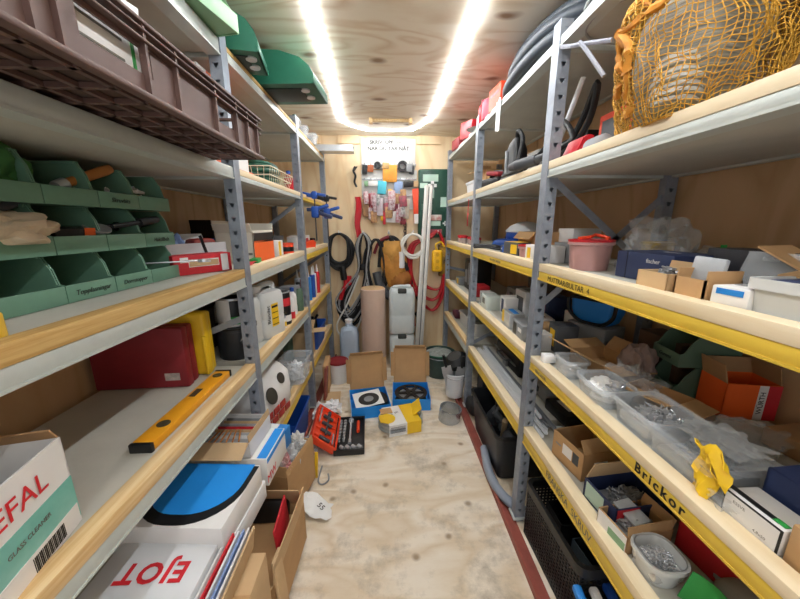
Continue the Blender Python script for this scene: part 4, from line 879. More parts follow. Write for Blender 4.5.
# two blue clamps hanging from the yellow beam
for k, (y, s, nm) in enumerate(((2.64, 1, 'nearer'), (2.95, .96, 'farther'))):
    t = thing('bar_clamp', f'blue quick bar clamp on the yellow beam end, the {nm} of two', 'clamp', (-.545+.04*k, y, 1.70), 0, 'blue bar clamps')
    mb = MB(); mb.box((0, 0, -.14), (.008, .02, .36)); build('clamp_bar', mb, mat('bar_steel', '#4f4a4a', .4, .6, .2, 9), t, sm=0)
    mb = MB(); mb.loft([rrect(.035, .03, .01, -.0), rrect(.05, .035, .01, .02), rrect(.05, .035, .01, .04), rrect(.03, .03, .01, .055)]); mb.box((-.055, 0, .03), (.11, .026, .03), rot=(0, rad(12), 0), bev=.008); mb.box((.05, 0, .03), (.08, .024, .022), rot=(0, rad(10), 0), bev=.006); build('fixed_jaw', mb, black if k else blue2, t)
    mb = MB(); mb.box((0, 0, -.1), (.06, .04, .09), bev=.014); mb.box((.05, 0, -.065), (.12, .03, .028), rot=(0, rad(-16), 0), bev=.01); build('sliding_jaw', mb, blue2, t)
    mb = MB(); mb.box((.07, 0, -.12), (.13, .026, .03), rot=(0, rad(18), 0), bev=.01); mb.box((-.045, 0, -.08), (.04, .02, .03), bev=.008); build('trigger_grip', mb, navy, t)
# ---- fourth shelf
z = LD[3]
t = thing('spirit_level', 'amber-yellow spirit level lying along the edge of the empty grey shelf', 'spirit level', (-.695, 1.06, z), 90)
mb = MB(); mb.box((0, 0, .0125), (.46, .06, .025), bev=.002); build('level_body', mb, amber, t)
for s in (-1, 1): mb = MB(); mb.box((s*.236, 0, .0125), (.014, .063, .028), bev=.003); build('end_cap', mb, black, t)
mb = MB(); mb.lathe([(.019, .0245), (.019, .0262), (.012, .0255)], 22, (-.14, -.0, 0)); build('vial', mb, mat('vial', '#4b4636', .2), t)
mb = MB(); mb.box((.05, .008, .0255), (.055, .022, .002)); build('vial', mb, MATS['vial'], t); mb = MB(); mb.lathe([(.018, .0245), (.018, .0262), (.011, .0255)], 22, (.19, 0, 0)); build('vial', mb, MATS['vial'], t)
t = thing('tool_case', 'worn dark red tool case with a scuffed white sticker', 'case', (-.955, 1.235, z), 3)
D = (.345, .085, .245); mb = MB(); mb.box((0, -.021, D[2]/2), (D[0], .04, D[2]), bev=.008); mb.box((0, .021, D[2]/2), (D[0]-.004, .04, D[2]-.004), bev=.008); build('case_body', mb, dred, t)
patch('f', D, .115, -.075, .055, .03, mat('torn_sticker', '#cfc4bd', .7, 0, .5, 40), t)
mb = MB(); mb.tube(smooth_path([(-.05, 0, .24), (-.05, 0, .268), (.05, 0, .268), (.05, 0, .24)], 4), .006, 6); build('carry_handle', mb, dred, t)
t = thing('tool_case', 'bright yellow tool case standing behind the dark red case', 'case', (-.935, 1.335, z), 3)
D = (.36, .07, .275); mb = MB(); mb.box((0, -.012, D[2]/2), (D[0], .046, D[2]), bev=.014, seg=3); mb.box((0, .02, D[2]/2), (D[0]-.01, .04, D[2]-.01), bev=.012); build('case_body', mb, yplast, t)
mb = MB(); mb.box((.172, -.02, .09), (.012, .05, .17), bev=.004); build('case_rim', mb, yplast, t)
bucket('black bucket with a wire bail under the paint can', (-.735, 1.535, z), .082, .15, mat('bucket_black', '#2c2f34', .45, 0, .3, 16), .09, bail=steel, lid=black, ang=-40, bailang=150)
tp = paint_can('white paint can with black and green label on the black bucket', (-.735, 1.53, z+.161), .07, .135, white, [])
def arcpatch(name, r, z0, z1, a0, a1, m, parent):
    mb = MB(); mb.sheet([[Vector((r*math.cos(rad(a0+(a1-a0)*i/12)), r*math.sin(rad(a0+(a1-a0)*i/12)), zz)) for i in range(13)] for zz in (z0, z1)], .0012); return build(name, mb, m, parent)
arcpatch('black_label', .071, .05, .125, -75, 60, black, tp); arcpatch('green_label', .071, .012, .05, -75, 60, ggreen, tp); arcpatch('white_stripe', .0725, .03, .04, -75, 60, white, tp)
patch('l', (.14, .14, .19), 0, 0, .001, .001, white, bpy.data.objects['paint_can']) if False else None
t = carton('black label card leaning on the white paint can', (-.688, 1.478, z+.225), -55, (.06, .004, .05), black) if False else None
tj = jerrycan('white jerrycan with yellow label and black handwriting by the upright', (-.70, 1.83, z), 72, .19, .15, .30, milky, whitep, sticker=(-.01, -.02, .06, .13, yplast))
for k in range(4): patch('f', (.19, .15, .30), -.01, .028-.034*k, .05, .004 if k else .012, ink, tj, 'print_line', 0, .0024)
text('Blandat', .035, facemat('f', (.19, .15, .30), -.065, -.01, .0024, PI/2), ink, tj, 'handwriting')
jerrycan('white jerrycan behind the upright with no visible label', (-.78, 1.68, z), 60, .2, .14, .285, milky, whitep)
paint_can('tall black can with a red and white label past the jerrycans', (-.66, 2.02, z), .05, .22, black, [(.13, .18, redc), (.03, .07, white)])
paint_can('second black can with a red top band behind the tall one', (-.76, 2.06, z), .05, .24, black, [(.17, .23, redc)])
bottle('slim white bottle with a red foot label beside the black can', (-.64, 2.14, z), .022, .19, white, white, (.05, .3, redc))
bottle('pale blue and white bottle in front of the far upright', (-.66, 2.25, z), .028, .2, white, blue2, (.1, .35, whitep))
t = paint_can('low white tin with a yellow band beside the jerrycan', (-.645, 2.06-.13, z), .03, .08, white, [(.02, .05, yplast)])
carton('dark carton stack by the wall behind the black cans', (-1.0, 2.0, z), 90, (.3, .2, .26), mat('drab_card', '#574b42', .8, 0, .2, 6))  # plain dark brown card colour
carton('black carton by the wall behind the black bucket', (-1.0, 1.56, z), 90, (.24, .2, .2), black)
# cut-down clutter hanging at the shelf: grey clamps, green bottle
t = thing('screw_clamp', 'grey steel screw clamp lying near the far upright on the fourth shelf', 'clamp', (-.72, 2.30, z+.13), 20)
mb = MB(); mb.box((0, 0, .06), (.2, .022, .03), bev=.006); mb.box((-.09, 0, .0), (.025, .02, .13), bev=.005); mb.box((.06, 0, .02), (.03, .026, .09), bev=.006); mb.cyl((.06, 0, -.10), (.06, 0, .06), .009); mb.cyl((.03, 0, -.1), (.09, 0, -.1), .008); build('clamp_body', mb, grey, t)
carton('brown carton under the steel screw clamp', (-.76, 2.31, z), 90, (.16, .18, .026), card)
bottle('dull green bottle beside the steel screw clamp', (-.64, 2.345, z), .03, .22, dgreen2, black)
# cartridges in the far bay
GC = 'sealant cartridges standing on the fourth shelf'
for k, (x, y, m, nm) in enumerate(((-.66, 2.58, red, 'red'), (-.72, 2.63, mat('clear_white', '#c9d2da', .4), 'pale grey'), (-.645, 2.68, blue, 'bright blue'), (-.70, 2.74, white, 'white'), (-.64, 2.80, blue2, 'dark blue'), (-.65, 2.90, whitep, 'off-white'), (-.64, 3.0, redc, 'crimson'))):
    t = thing('cartridge', f'{nm} sealant cartridge standing in the far bay by the clamps', 'cartridge', (x, y, z), 0, GC)
    mb = MB(); mb.lathe([(.024, 0), (.025, .004), (.025, .2), (.02, .206)], 16); build('tube_body', mb, m, t)
    mb = MB(); mb.lathe([(.012, .205), (.010, .225), (.004, .275)], 12); build('nozzle', mb, white, t)
t = thing('caulking_gun', 'black caulking gun lying on top of the cartridges', 'caulking gun', (-.665, 2.66, z+.268), 100)
mb = MB(); mb.tube([(-.16, 0, .02), (.12, 0, .02)], .008, 8); mb.box((.06, 0, .01), (.03, .02, .07), bev=.006); mb.tube(smooth_path([(.09, 0, .0), (.13, 0, -.05), (.12, 0, -.11)], 5), .009, 8); mb.tube(smooth_path([(.06, 0, -.02), (.08, 0, -.07), (.07, 0, -.12)], 5), .008, 8); mb.cyl((-.16, 0, .02), (-.15, 0, .02), .025); build('gun_frame', mb, black, t)
# open carton at the near end
t = carton('white and teal open carton with red brand letters at the near end', (-.735, .425, z), 103, (.33, .21, .205), white, flaps={'r': -30, 'b': -2, 'l': 60}, fl={'r': .03, 'b': .04, 'l': .1}, inner=card2,
           patches=[('f', .0, -.04, .328, .10, mat('teal_fade', '#9ccfc6', .5, 0, 0, 3, 0, '#5fae9f')), ('f', .04, -.078, .24, .045, white, 'label_sticker', 0, .0015), ('r', 0, .0, .2, .19, card3)],
           texts=[('f', .035, .05, .055, 'TEFAL', redink), ('f', .05, -.02, .013, 'GLASS CLEANER', greyink)])
M = facemat('f', (.33, .21, .205), .06, -.078, .003)
mb = MB()
for k in range(22): mb.box((.04+.0036*k, -.078, 0), (.0012+.0008*((k*7) % 3), .030, .001))
o = build('bar_code', mb, ink, t, sm=0); o.matrix_basis = facemat('f', (.33, .21, .205), 0, 0, .0022)
one('display_panel', 'white panel with a teal border tilted in the open carton', 'panel', MB().box((0, 0, .0), (.26, .006, .16), bev=.002), white, (-.80, .40, z+.215), (rad(-62), 0, rad(98)))
crumple('crumpled brown and white paper behind the open teal carton', (-.95, .72, z), (.16, .14, .11), paper, 'paper', 'paper', 77, .5, 3)
# ---- lowest shelf and the pile in front of it
z = LD[4]+.0105
D = (.19, .32, .125)
t = carton('flat white carton with red upside-down brand letters at the near end', (-.685, .725, z), 0, (.30, .25, .10), whitep, texts=[('t', .01, .03, .08, 'EJOT', redink, PI)])
for o in t.children:
    if o.type == 'FONT': o.data.offset = .0022; o.data.space_character = 1.12
GPp = 'papers beside the flat white carton'
for k in range(6):
    one('brochure', f'thin printed brochure on edge, {ORD[k]} out from the flat white carton', 'brochure', MB().box((0, 0, .045), (.006, .22, .09), rot=(0, rad(3*k-6), 0)), (white, redc, whitep, felt, white, card3)[k], (-.518+.012*k, .76+.006*k, z), (0, 0, 0), GPp)
carton('flat white carton lying underneath the blue topped carton', (-.70, 1.0, z), -4, (.40, .26, .075), whitep)
t = carton('white carton printed with a blue panel over a black arc', (-.675, .975, z+.076), -4, (.34, .27, .085), white)
def arcplate(name, r0, w, L, m, zz, parent, cy):
    mb = MB(); P = [Vector((-w/2, L, 0)), Vector((-w/2, r0, 0))]
    P += [Vector((-w/2+r0-r0*math.cos(PI/2*k/8), r0-r0*math.sin(PI/2*k/8), 0)) for k in range(9)] + [Vector((w/2-r0+r0*math.sin(PI/2*k/8), r0-r0*math.cos(PI/2*k/8), 0)) for k in range(9)]
    P += [Vector((w/2, L, 0))]; mb.prism(P, (0, 0, .0012)); return build(name, mb, m, parent, (0, cy, zz), sm=0)
arcplate('printed_black_arc', .15, .337, .255, black, .0852, t, -.128)
arcplate('printed_blue_panel', .13, .30, .225, mat('bright_blue', '#1e90e6', .5), .0866, t, -.090)
carton('white carton with red letters under the open tray of blades', (-.65, 1.28, z), -3, (.31, .21, .13), white, texts=[('r', -.07, -.03, .05, 'MW', redink)], patches=[('t', .132, .0, .04, .20, MATS['bright_blue']), ('r', .0, .05, .20, .02, MATS['bright_blue'])])
t = carton('open tray carton of saw blades with a tan front flap', (-.68, 1.285, z+.133), -3, (.24, .21, .07), white, flaps={'f': 112, 'r': -4}, fl={'f': .075, 'r': .03}, inner=card3, patches=[])
GS = 'flat blade packs in the open tray'
for k in range(8):
    one('blade_pack', f'flat blade pack in the open tray carton, {ORD[k]} from the tan flap', 'blade pack', MB().box((0, 0, .03), (.19, .0025, .05)), (tin, white, tin, card3, redc, tin, card3, grey)[k], (-.68+.003*k, 1.205+.021*k, z+.138), (rad(-28), 0, rad(-3)), GS)
for k in range(6):
    one('drill_bit', f'thin brassy drill bit on the blade packs, {ORD[k]} from the wall side', 'drill bit', MB().cyl((-.0, -.05, 0), (.0, .05, 0), .0035, n=8), wood_h, (-.74+.022*k, 1.235, z+.192+.001*k), (rad(-6), 0, rad(4*k)), 'drill bits in the open tray')
carton('blue and white carton beside the open tray of blades', (-.43, 1.29, z-.02), -6, (.035, .24, .13), white, patches=[('t', 0, 0, .03, .23, blue), ('r', 0, .03, .22, .05, blue)]) if False else None
t = carton('blue edged carton standing on the floor pile by the open tray', (-.555, 1.405, z), -10, (.12, .11, .10), blue, patches=[('t', -.02, 0, .06, .1, white)])
# white bag, tub
t = thing('plaster_sack', 'white sack with a dark round print and red brick pattern', 'sack', (-.73, 1.68, z), 80)
mb = MB(); R = []
for zz, w, d in ((0, .36, .2), (.04, .42, .25), (.14, .42, .26), (.22, .40, .22), (.27, .36, .14), (.29, .33, .05)): R.append(rrect(w, d, min(w, d)*.35, zz, 6))
mb.loft(R); mb.jitter(.014, 9, 5); build('sack_body', mb, white, t)
for u, v, r in ((-.07, .18, .045), (.06, .22, .032)):
    mb = MB(); mb.lathe([(r, 0), (r, .004)], 24, (u, -.142+(v-.14)*.35, v), ax=(0, -1, .4)); build('round_print', mb, mat('print_dark', '#3a352d', .6, 0, .3, 30), t)
for k in range(7): patch('f', (.42, .272, .1), -.14+.07*(k % 4)+.02*(k//4), -.01+.045*(k//4), .055, .036, mat('brick_red', '#a8342c', .6), t, 'brick_print', 0, .001, .004)
for s, y in ((0, 0),):
    t = tub('clear plastic tub of white bags perched on the yellow-edged board', (-.655, 2.16, z), 88, .26, .19, .16, clear, r=.03, taper=.82)
    crumple('white plastic bags filling the clear plastic tub', (-.655, 2.16, z+.006), (.12, .16, .14), mat('white_bag', '#eef0f2', .45, 0, .1, 12), 'plastic_bag', 'bag', 81, .45, 4)
t = tub('blue plastic crate in the far bay of the lowest shelf', (-.72, 2.86, z), 90, .38, .26, .18, blue2, name='blue_crate', cat='crate', r=.02)
for k in range(4): one('black_fitting', f'black fitting standing in the blue plastic crate, {ORD[k]} from the near end', 'fitting', MB().cyl((0, 0, 0), (0, 0, .2), .025, .02).cyl((0, 0, .2), (.03, 0, .25), .012), black, (-.70+.03*(k % 2), 2.72+.07*k, z+.005), None, 'black fittings in the blue crate')
t = carton('torn cardboard flap box above the blue plastic crate', (-.72, 2.60, z), 90, (.12, .2, .21), card3, flaps={'f': 85, 'r': 60}, fl={'f': .12, 'r': .1})
t = bottle('green glass bottle beside the clear tub by the far upright', (-.80, 2.5, z), .04, .3, dgreen2, dgreen2)
carton('white carton at the wall behind the plaster sack', (-1.02, 1.75, z), 90, (.4, .18, .22), white)
# floor along the left rack
t = tub('dark blue plastic box on the floor below the yellow-edged board', (-.74, 2.02, 0), 90, .46, .30, .24, blue2, name='blue_box', cat='crate', r=.02)
t = tub('low black tray on the floor next to the dark blue box', (-.70, 1.70, .0), 90, .15, .25, .22, black, name='black_tray', cat='tray', r=.01)
bucket('white bucket under the shelf behind the rack upright', (-.88, 1.50, 0), .1, .28, whitep, .12)
t = carton('open carton with bags of screws on the floor beside the red steel angle', (-.525, 1.52, 0.037), -12, (.125, .30, .26), card, flaps={'r': -8, 'f': -10}, fl={'r': .03, 'f': .05})
for k in range(4): crumple(('red and white screw bag slumped in the tall open carton', 'silver and white bag behind the red screw bag', 'clear bag at the far end of the tall open carton', 'white printed bag low in the tall open carton')[k], (-.535+.008*k, 1.425+.062*k, .255-.008*k), (.10, .06, .16), (mat('bag_red', '#c23a44', .4, 0, 0, 16, 0, '#e5dddd'), mat('bag_silver', '#d5d8da', .3, 0, .3, 16), bagm, white)[k], 'screw_bag', 'bag', 90+k, .4, 4)
one('yellow_strip', 'yellow plastic strip standing at the corner of the tall open carton', 'strip', MB().box((0, 0, .09), (.02, .006, .18), bev=.002), yplast, (-.44, 1.69, .0), (0, rad(4), 0))
t = carton('large open cardboard box with torn flaps on the floor', (-.555, 1.10, .037), -3, (.30, .36, .20), card, flaps={'r': 4, 'b': -22, 'l': 18, 'f': 60}, fl={'r': .09, 'b': .12, 'l': .05, 'f': .12}, inner=card3)
one('carton_lid', 'brown cardboard sheet with tape lying in the large open box', 'cardboard', MB().box((0, 0, .0), (.26, .30, .008)), card, (-.56, 1.10, .17), (rad(6), rad(-8), rad(-3)))
one('magazine', 'red edged magazine standing against the box flap', 'magazine', MB().box((0, 0, .08), (.008, .18, .16), bev=.002), redc, (-.445, 1.13, .175), (0, rad(-4), rad(4)))
one('black_pouch', 'black pouch with a red top edge in the large open box', 'pouch', MB().box((0, 0, .05), (.16, .06, .1), bev=.015), black, (-.54, 1.235, .18), (rad(-20), 0, 0))
t = carton('tall narrow brown cardboard box on the floor under the brochures', (-.497, .735, .037), 0, (.165, .30, .39), card3, tape=mat('brown_tape', '#b89468', .3))
one('cardboard_strip', 'narrow cardboard strip standing up against the large open box', 'cardboard', MB().box((0, 0, .16), (.012, .07, .32), bev=.003), card3, (-.385, .93, .0), (rad(-6), rad(-6), 0))
one('white_note', 'torn white paper with a handwritten 55 on the floor', 'paper', MB().sheet([[Vector((.13*i/6+.01*math.sin(j), .085*j/4, .05*(1-i/6)+.012*math.sin(i*1.4+j))) for j in range(5)] for i in range(7)], .001), paper, (-.50, 1.42, .003), (0, 0, rad(-14)))
bpy.data.objects['white_note'].scale = (1.4, 1.4, 1.4)
tt = text('55', .03, Matrix.Translation((.095, .035, .03)) @ Matrix.Rotation(rad(18), 4, 'Y') @ Matrix.Rotation(rad(-20), 4, 'Z'), ink, bpy.data.objects['white_note'], 'handwriting')
# ================================================================ BACK WALL
yw = YB
t = thing('notice_board', 'white board with grey handwriting and hooks on the back wall', 'board', (.045, yw-.008, 0), 0)
t_board = t
mb = MB(); mb.box((0, 0, 2.215), (.56, .014, .29), bev=.003); mb.box((.005, -.001, 1.86), (.58, .016, .40), bev=.003); build('board_panel', mb, mat('board_white', '#cfd0cc', .5), t)
M = facemat('f', (.56, .014, 0), -.03, 2.325, .003); text('SKRIV  UPP  —', .05, M, mat('marker_grey', '#4a4843', .7), t, 'handwriting'); M = facemat('f', (.56, .014, 0), .0, 2.265, .003); text('NÄR DU TAR NÅT', .052, M, MATS['marker_grey'], t, 'handwriting')
for zz in (2.11, 1.965, 1.80):
    mb = MB(); mb.box((.005, -.014, zz), (.57, .012, .012), bev=.002)
    for k in range(9): mb.cyl((-.25+k*.062, -.018, zz), (-.25+k*.062, -.05, zz+.012), .003, n=6)
    build('hook_rail', mb, steel, t)
rnd = random.Random(5)
def hung(name, label, x, zt, dims, m, cat, bev=.004, depth=.03, extra=None):
    mb = MB(); mb.box((0, 0, -dims[2]/2-.02), dims, bev=bev); mb.tube([(0, 0, -.02), (0, .0, .004)], .002, 5)
    return one(name, label, cat, mb, m, (x, yw-.016-depth, zt+.065), (0, rad(rnd.uniform(-5, 5)), 0))
hung('amber_pack', 'amber pack with a punched window on the middle of the white board', .06, 2.06, (.15, .02, .17), mat('amber_pack', '#f0a23a', .5, 0, .2, 20), 'pack')
one('black_tape', 'roll of black tape hanging on the top row of hooks', 'tape', MB().lathe([(.028, 0), (.055, 0), (.055, .03), (.028, .03), (.028, 0)], 26, (0, 0, 0), False, False, ax=(0, -1, 0)), black, (.19, yw-.03, 2.09))
one('black_tape', 'smaller black roll left of the amber pack on the hooks', 'tape', MB().lathe([(.012, 0), (.035, 0), (.035, .03), (.012, .03), (.012, 0)], 22, (0, 0, 0), False, False, ax=(0, -1, 0)), black2, (-.07, yw-.03, 2.10))
for k, (x, z, w, h, m, nm) in enumerate(((-.20, 2.06, .05, .09, black2, 'small black key pack'), (-.14, 2.06, .06, .07, mat('red_gold', '#b5602f', .5, 0, .4, 20), 'red and gold pack'), (.02, 2.08, .07, .06, mat('tan_pack', '#c9a46c', .5, 0, .3, 20), 'tan pack'), (.26, 2.07, .06, .08, grey, 'grey chain bundle'), (.29, 2.05, .05, .08, dgrey, 'dark wire bundle'),
                                          (-.19, 1.90, .05, .05, lgreen, 'little green pack'), (-.12, 1.90, .10, .05, white, 'white long pack'), (-.02, 1.90, .09, .13, mat('cyan_pack', '#52c3d8', .5), 'cyan pack'), (.06, 1.82, .05, .08, yplast, 'yellow pack'), (.15, 1.90, .09, .17, mat('steel_blue', '#8fa9cf', .5, 0, .2, 20), 'steel blue pack'),
                                          (.255, 1.90, .12, .06, black, 'black and white label strip'), (.33, 1.90, .05, .06, card3, 'pale brown pack'),
                                          (-.14, 1.78, .08, .18, mat('redbag', '#a8323c', .4, 0, .5, 26), 'red bag of hooks'), (-.2, 1.72, .07, .18, mat('tan_bag', '#a87b55', .5, 0, .4, 26), 'brown bag of nails'), (-.06, 1.73, .09, .18, mat('pale_bag', '#d9cdd2', .4, 0, .35, 26), 'pale pink bag'), (.03, 1.74, .08, .20, mat('mix_bag', '#cdbcc0', .4, 0, .5, 30), 'white and red mixed bag'),
                                          (.10, 1.76, .08, .17, mat('mag_bag', '#b9485f', .4, 0, .5, 30), 'magenta bag'), (.185, 1.72, .06, .26, mat('dark_red_bag', '#8f3440', .5, 0, .45, 26), 'dark red long bag'), (.24, 1.72, .06, .2, mat('cream_bag', '#e0d4c0', .4, 0, .3, 26), 'cream bag'), (.0, 1.60, .03, .14, redc, 'narrow red tag'), (-.03, 1.55, .04, .05, yplast, 'tiny yellow tag'))):
    hung('hanging_pack', f'{nm} hanging on the hooks of the white board', x, z, (w, .02, h), m, 'pack', .006, .022+.007*(k % 4))
t = hung('white_card', 'white card hanging lowest below the bags on the board', .075, 1.60, (.16, .006, .12), white, 'card', .002, .035)
t = hung('orange_pack', 'orange and white blister pack at the end of the board', .355, 1.83, (.13, .02, .36), orange2, 'pack', .005, .03)
mb = MB(); mb.box((0, -.012, -.33), (.126, .004, .10)); build('pack_label', mb, white, t)
t = thing('hanging_chain', 'dark steel chain hanging below the white board', 'chain', (.215, yw-.03, 1.55), 0)
mb = MB()
for k in range(9): mb.tube([Vector((.012*math.cos(a)*(1 if k % 2 else .3), .012*math.cos(a)*(.3 if k % 2 else 1), -.025-.03*k+.02*math.sin(a))) for a in [2*PI*i/10 for i in range(10)]], .004, 5, True)
mb.tube([(.012, 0, 0), (.014, 0, -.3)], .006, 6); build('chain_links', mb, mat('rust_steel', '#6a6058', .5, .5, .3, 20), t)
mb = MB(); mb.tube(smooth_path([(0, 0, 0), (-.02, 0, -.04), (.0, 0, -.09), (-.012, 0, -.15), (.01, 0, -.2)], 5), .011, 7); mb.cyl((.02, 0, 0), (-.02, 0, -.05), .006)
one('hanging_pliers', 'dark pliers hanging left of the white board', 'pliers', mb, black2, (-.30, yw-.03, 2.09))
mb = MB(); mb.sheet([[Vector((-.03+.06*i/3+.012*math.sin(j*.9), .01*math.sin(j+i), -.42*j/8)) for i in range(4)] for j in range(9)], .012)
one('red_strap', 'red ratchet strap hanging left of the white board', 'strap', mb, red, (-.285, yw-.03, 1.79))
# first aid kit
t = thing('first_aid_station', 'dark green first aid station with white cross on the back wall', 'first aid station', (.53, yw-.002, 1.715), 0)
D = (.35, .07, .70); mb = MB(); mb.box((0, -.035, 0), D, bev=.02, seg=3); build('case_body', mb, mat('aid_green', '#1d4a3a', .4, 0, .1, 8), t)
d2 = (.35, .142, .70)
mb = MB(); mb.box((-.03, -.072, .185), (.09, .006, .032)); mb.box((-.03, -.072, .185), (.032, .006, .09)); build('white_cross', mb, paper, t, sm=0)
mb = MB(); mb.box((.115, -.072, -.20), (.05, .006, .018)); mb.box((.115, -.072, -.20), (.018, .006, .05)); build('white_cross', mb, paper, t, sm=0)
for u, v, w, h, m in ((-.05, .26, .16, .07, mat('mint_label', '#bcd8c8', .5)), (-.12, .185, .08, .05, MATS['mint_label']), (-.06, .10, .10, .08, MATS['mint_label']), (.095, .02, .07, .10, MATS['mint_label']), (-.08, -.03, .12, .06, mat('dark_label', '#52705f', .5)), (-.03, -.28, .22, .04, mat('pink_label', '#b7606a', .5, 0, .4, 20)), (-.02, -.2, .17, .05, MATS['mint_label'])):
    mb = MB(); mb.box((u, -.0715, v), (w, .003, h)); build('printed_label', mb, m, t, sm=0)
mb = MB(); mb.box((-.02, -.073, -.14), (.19, .012, .06), bev=.004); build('plaster_dispenser', mb, mat('dispenser', '#c4534a', .5, 0, 0, 20, 0, '#e2e2dc'), t)
# aluminium rails leaning
t = thing('aluminium_rail', 'tall pale aluminium rail leaning against the back wall', 'rail', (.34, 3.26, 0), 0)
mb = MB(); a = Vector((0, 0, 0)); b = Vector((.125, .255, 1.90)); v = b-a
R = Vector((0, 0, 1)).rotation_difference(v).to_matrix().to_4x4()
for dx, w, dd in ((-.026, .044, .03), (.0, .01, .014), (.022, .036, .03)): mb.box((a+b)/2+Vector((dx, 0, 0)), (w, dd, v.length), rot=R, bev=.003)
build('rail_profile', mb, mat('alu_pale', '#d6d4cd', .4, .25, .08, 9), t)
mb = MB(); mb.box((a+b)/2+Vector((.0, -.009, 0)), (.007, .004, v.length*.98), rot=R); build('rail_groove', mb, dgrey, t)
# hooks and coils
def hook(x, z):
    t = thing('wall_hook', f'white hook on the back wall {["above the black cable coil","above the grey and white cable bundle","above the tan tool belt","above the white cable","above the red hose","above the crossed cables"][hook.n]}', 'hook', (x, yw-.001, z), 0, 'white hooks along the back wall'); hook.n += 1
    mb = MB(); mb.cyl((0, 0, 0), (0, -.012, 0), .014, n=14); build('hook_plate', mb, white, t); mb = MB(); mb.tube(smooth_path([(0, -.01, 0), (0, -.07, -.01), (0, -.1, .01), (0, -.1, .03)], 5), .006, 7); build('hook_arm', mb, white, t)
hook.n = 0
hz = 1.415
for x in (-.49, -.235, .04, .30, .565): hook(x, hz)
def ring(cx, cz, rx, rz, y, n, r, jit, seed):
    rn = random.Random(seed); L = []
    for k in range(n):
        a, b = rx+rn.uniform(-jit, jit), rz+rn.uniform(-jit, jit); ph = rn.uniform(0, 6); yy = y-.012*(k % 5)-rn.uniform(0, .015); c = cz+(rz-b)
        L.append(([Vector((cx+a*math.cos(2*PI*i/36)+.008*math.sin(3*2*PI*i/36+ph), yy+.01*math.sin(2*PI*i/36*2+ph), c+b*math.sin(2*PI*i/36))) for i in range(36)], r))
    return L
def coil(name, label, cat, loops, m, extra=()):
    t = thing(name, label, cat, (0, 0, 0)); mb = MB()
    for P, r in loops: mb.tube(P, r, 7, True)
    build(name.split('_')[-1]+'_loops', mb, m, t)
    for nm, pts, r, mm in extra: mb = MB(); mb.tube(smooth_path(pts, 6), r, 8); build(nm, mb, mm, t)
    return t
y0 = yw-.045
t = coil('black_cable', 'black cable coiled in a ring on the first hook with red plug', 'cable', ring(-.495, 1.235, .125, .175, y0, 15, .012, .022, 1), black2,
     [('cable_tail', [(-.47, y0-.05, 1.06), (-.46, y0-.06, 1.0), (-.45, y0-.06, .92)], .035, black), ('red_plug', [(-.44, y0-.06, .93), (-.44, y0-.06, .86), (-.47, y0-.06, .80), (-.50, y0-.05, .70)], .024, red), ('red_plug', [(-.40, y0-.05, .96), (-.40, y0-.05, .86)], .028, red)])
Lg = []
rn = random.Random(3)
for k in range(18):
    dx = rn.uniform(-.06, .05); w = rn.uniform(.045, .11); b = rn.uniform(.42, .62); yy = y0-.02-.01*(k % 5)-(.035 if k in (0, 2, 4) else 0)
    Lg.append((smooth_path([(-.235, yy, hz+.0), (-.235+w*.8, yy, hz-.12), (-.235+w*.35, yy, hz-.38), (-.30+w+dx, yy, hz-.38-b*.5), (-.40+dx, yy, hz-.4-b), (-.47-w*.2+dx, yy, hz-.35-b*.75), (-.28-w*.2, yy, hz-.40), (-.235-w*.75, yy, hz-.14)], 5, True), .009))
t = coil('extension_cord', 'long grey cable bundle tied in a figure eight on the second hook', 'cable', Lg[:6], cable_g)
mb = MB()
for P, r in Lg[6:]: mb.tube(P, .011, 7, True)
build('black_strands', mb, black2, t)
mb = MB(); mb.lathe([(.055, -.03), (.06, 0), (.055, .03)], 16, (-.245, y0-.035, hz-.36)); build('cable_tie', mb, black, t)
mb = MB(); mb.tube(smooth_path([(-.29, y0-.08, hz-.45), (-.42, y0-.09, hz-.75), (-.55, y0-.09, hz-1.0), (-.5, y0-.09, hz-1.13), (-.36, y0-.09, hz-1.1), (-.24, y0-.08, hz-.8), (-.2, y0-.07, hz-.5)], 7), .009, 8); build('white_strand', mb, cable_w, t)
t = coil('black_cables', 'tangle of dark cables and straps beside the tan tool belt', 'cable', ring(-.1, 1.05, .12, .3, y0-.03, 6, .012, .04, 8), black2,
         [('grey_pouch', [(-.10, y0-.06, 1.0), (-.06, y0-.07, .85), (.02, y0-.08, .75), (.10, y0-.06, .72)], .05, dgrey), ('cable_tail', [(.12, y0-.05, .9), (.16, y0-.05, .75), (.13, y0-.05, .6), (.15, y0-.05, .5)], .014, black2)])
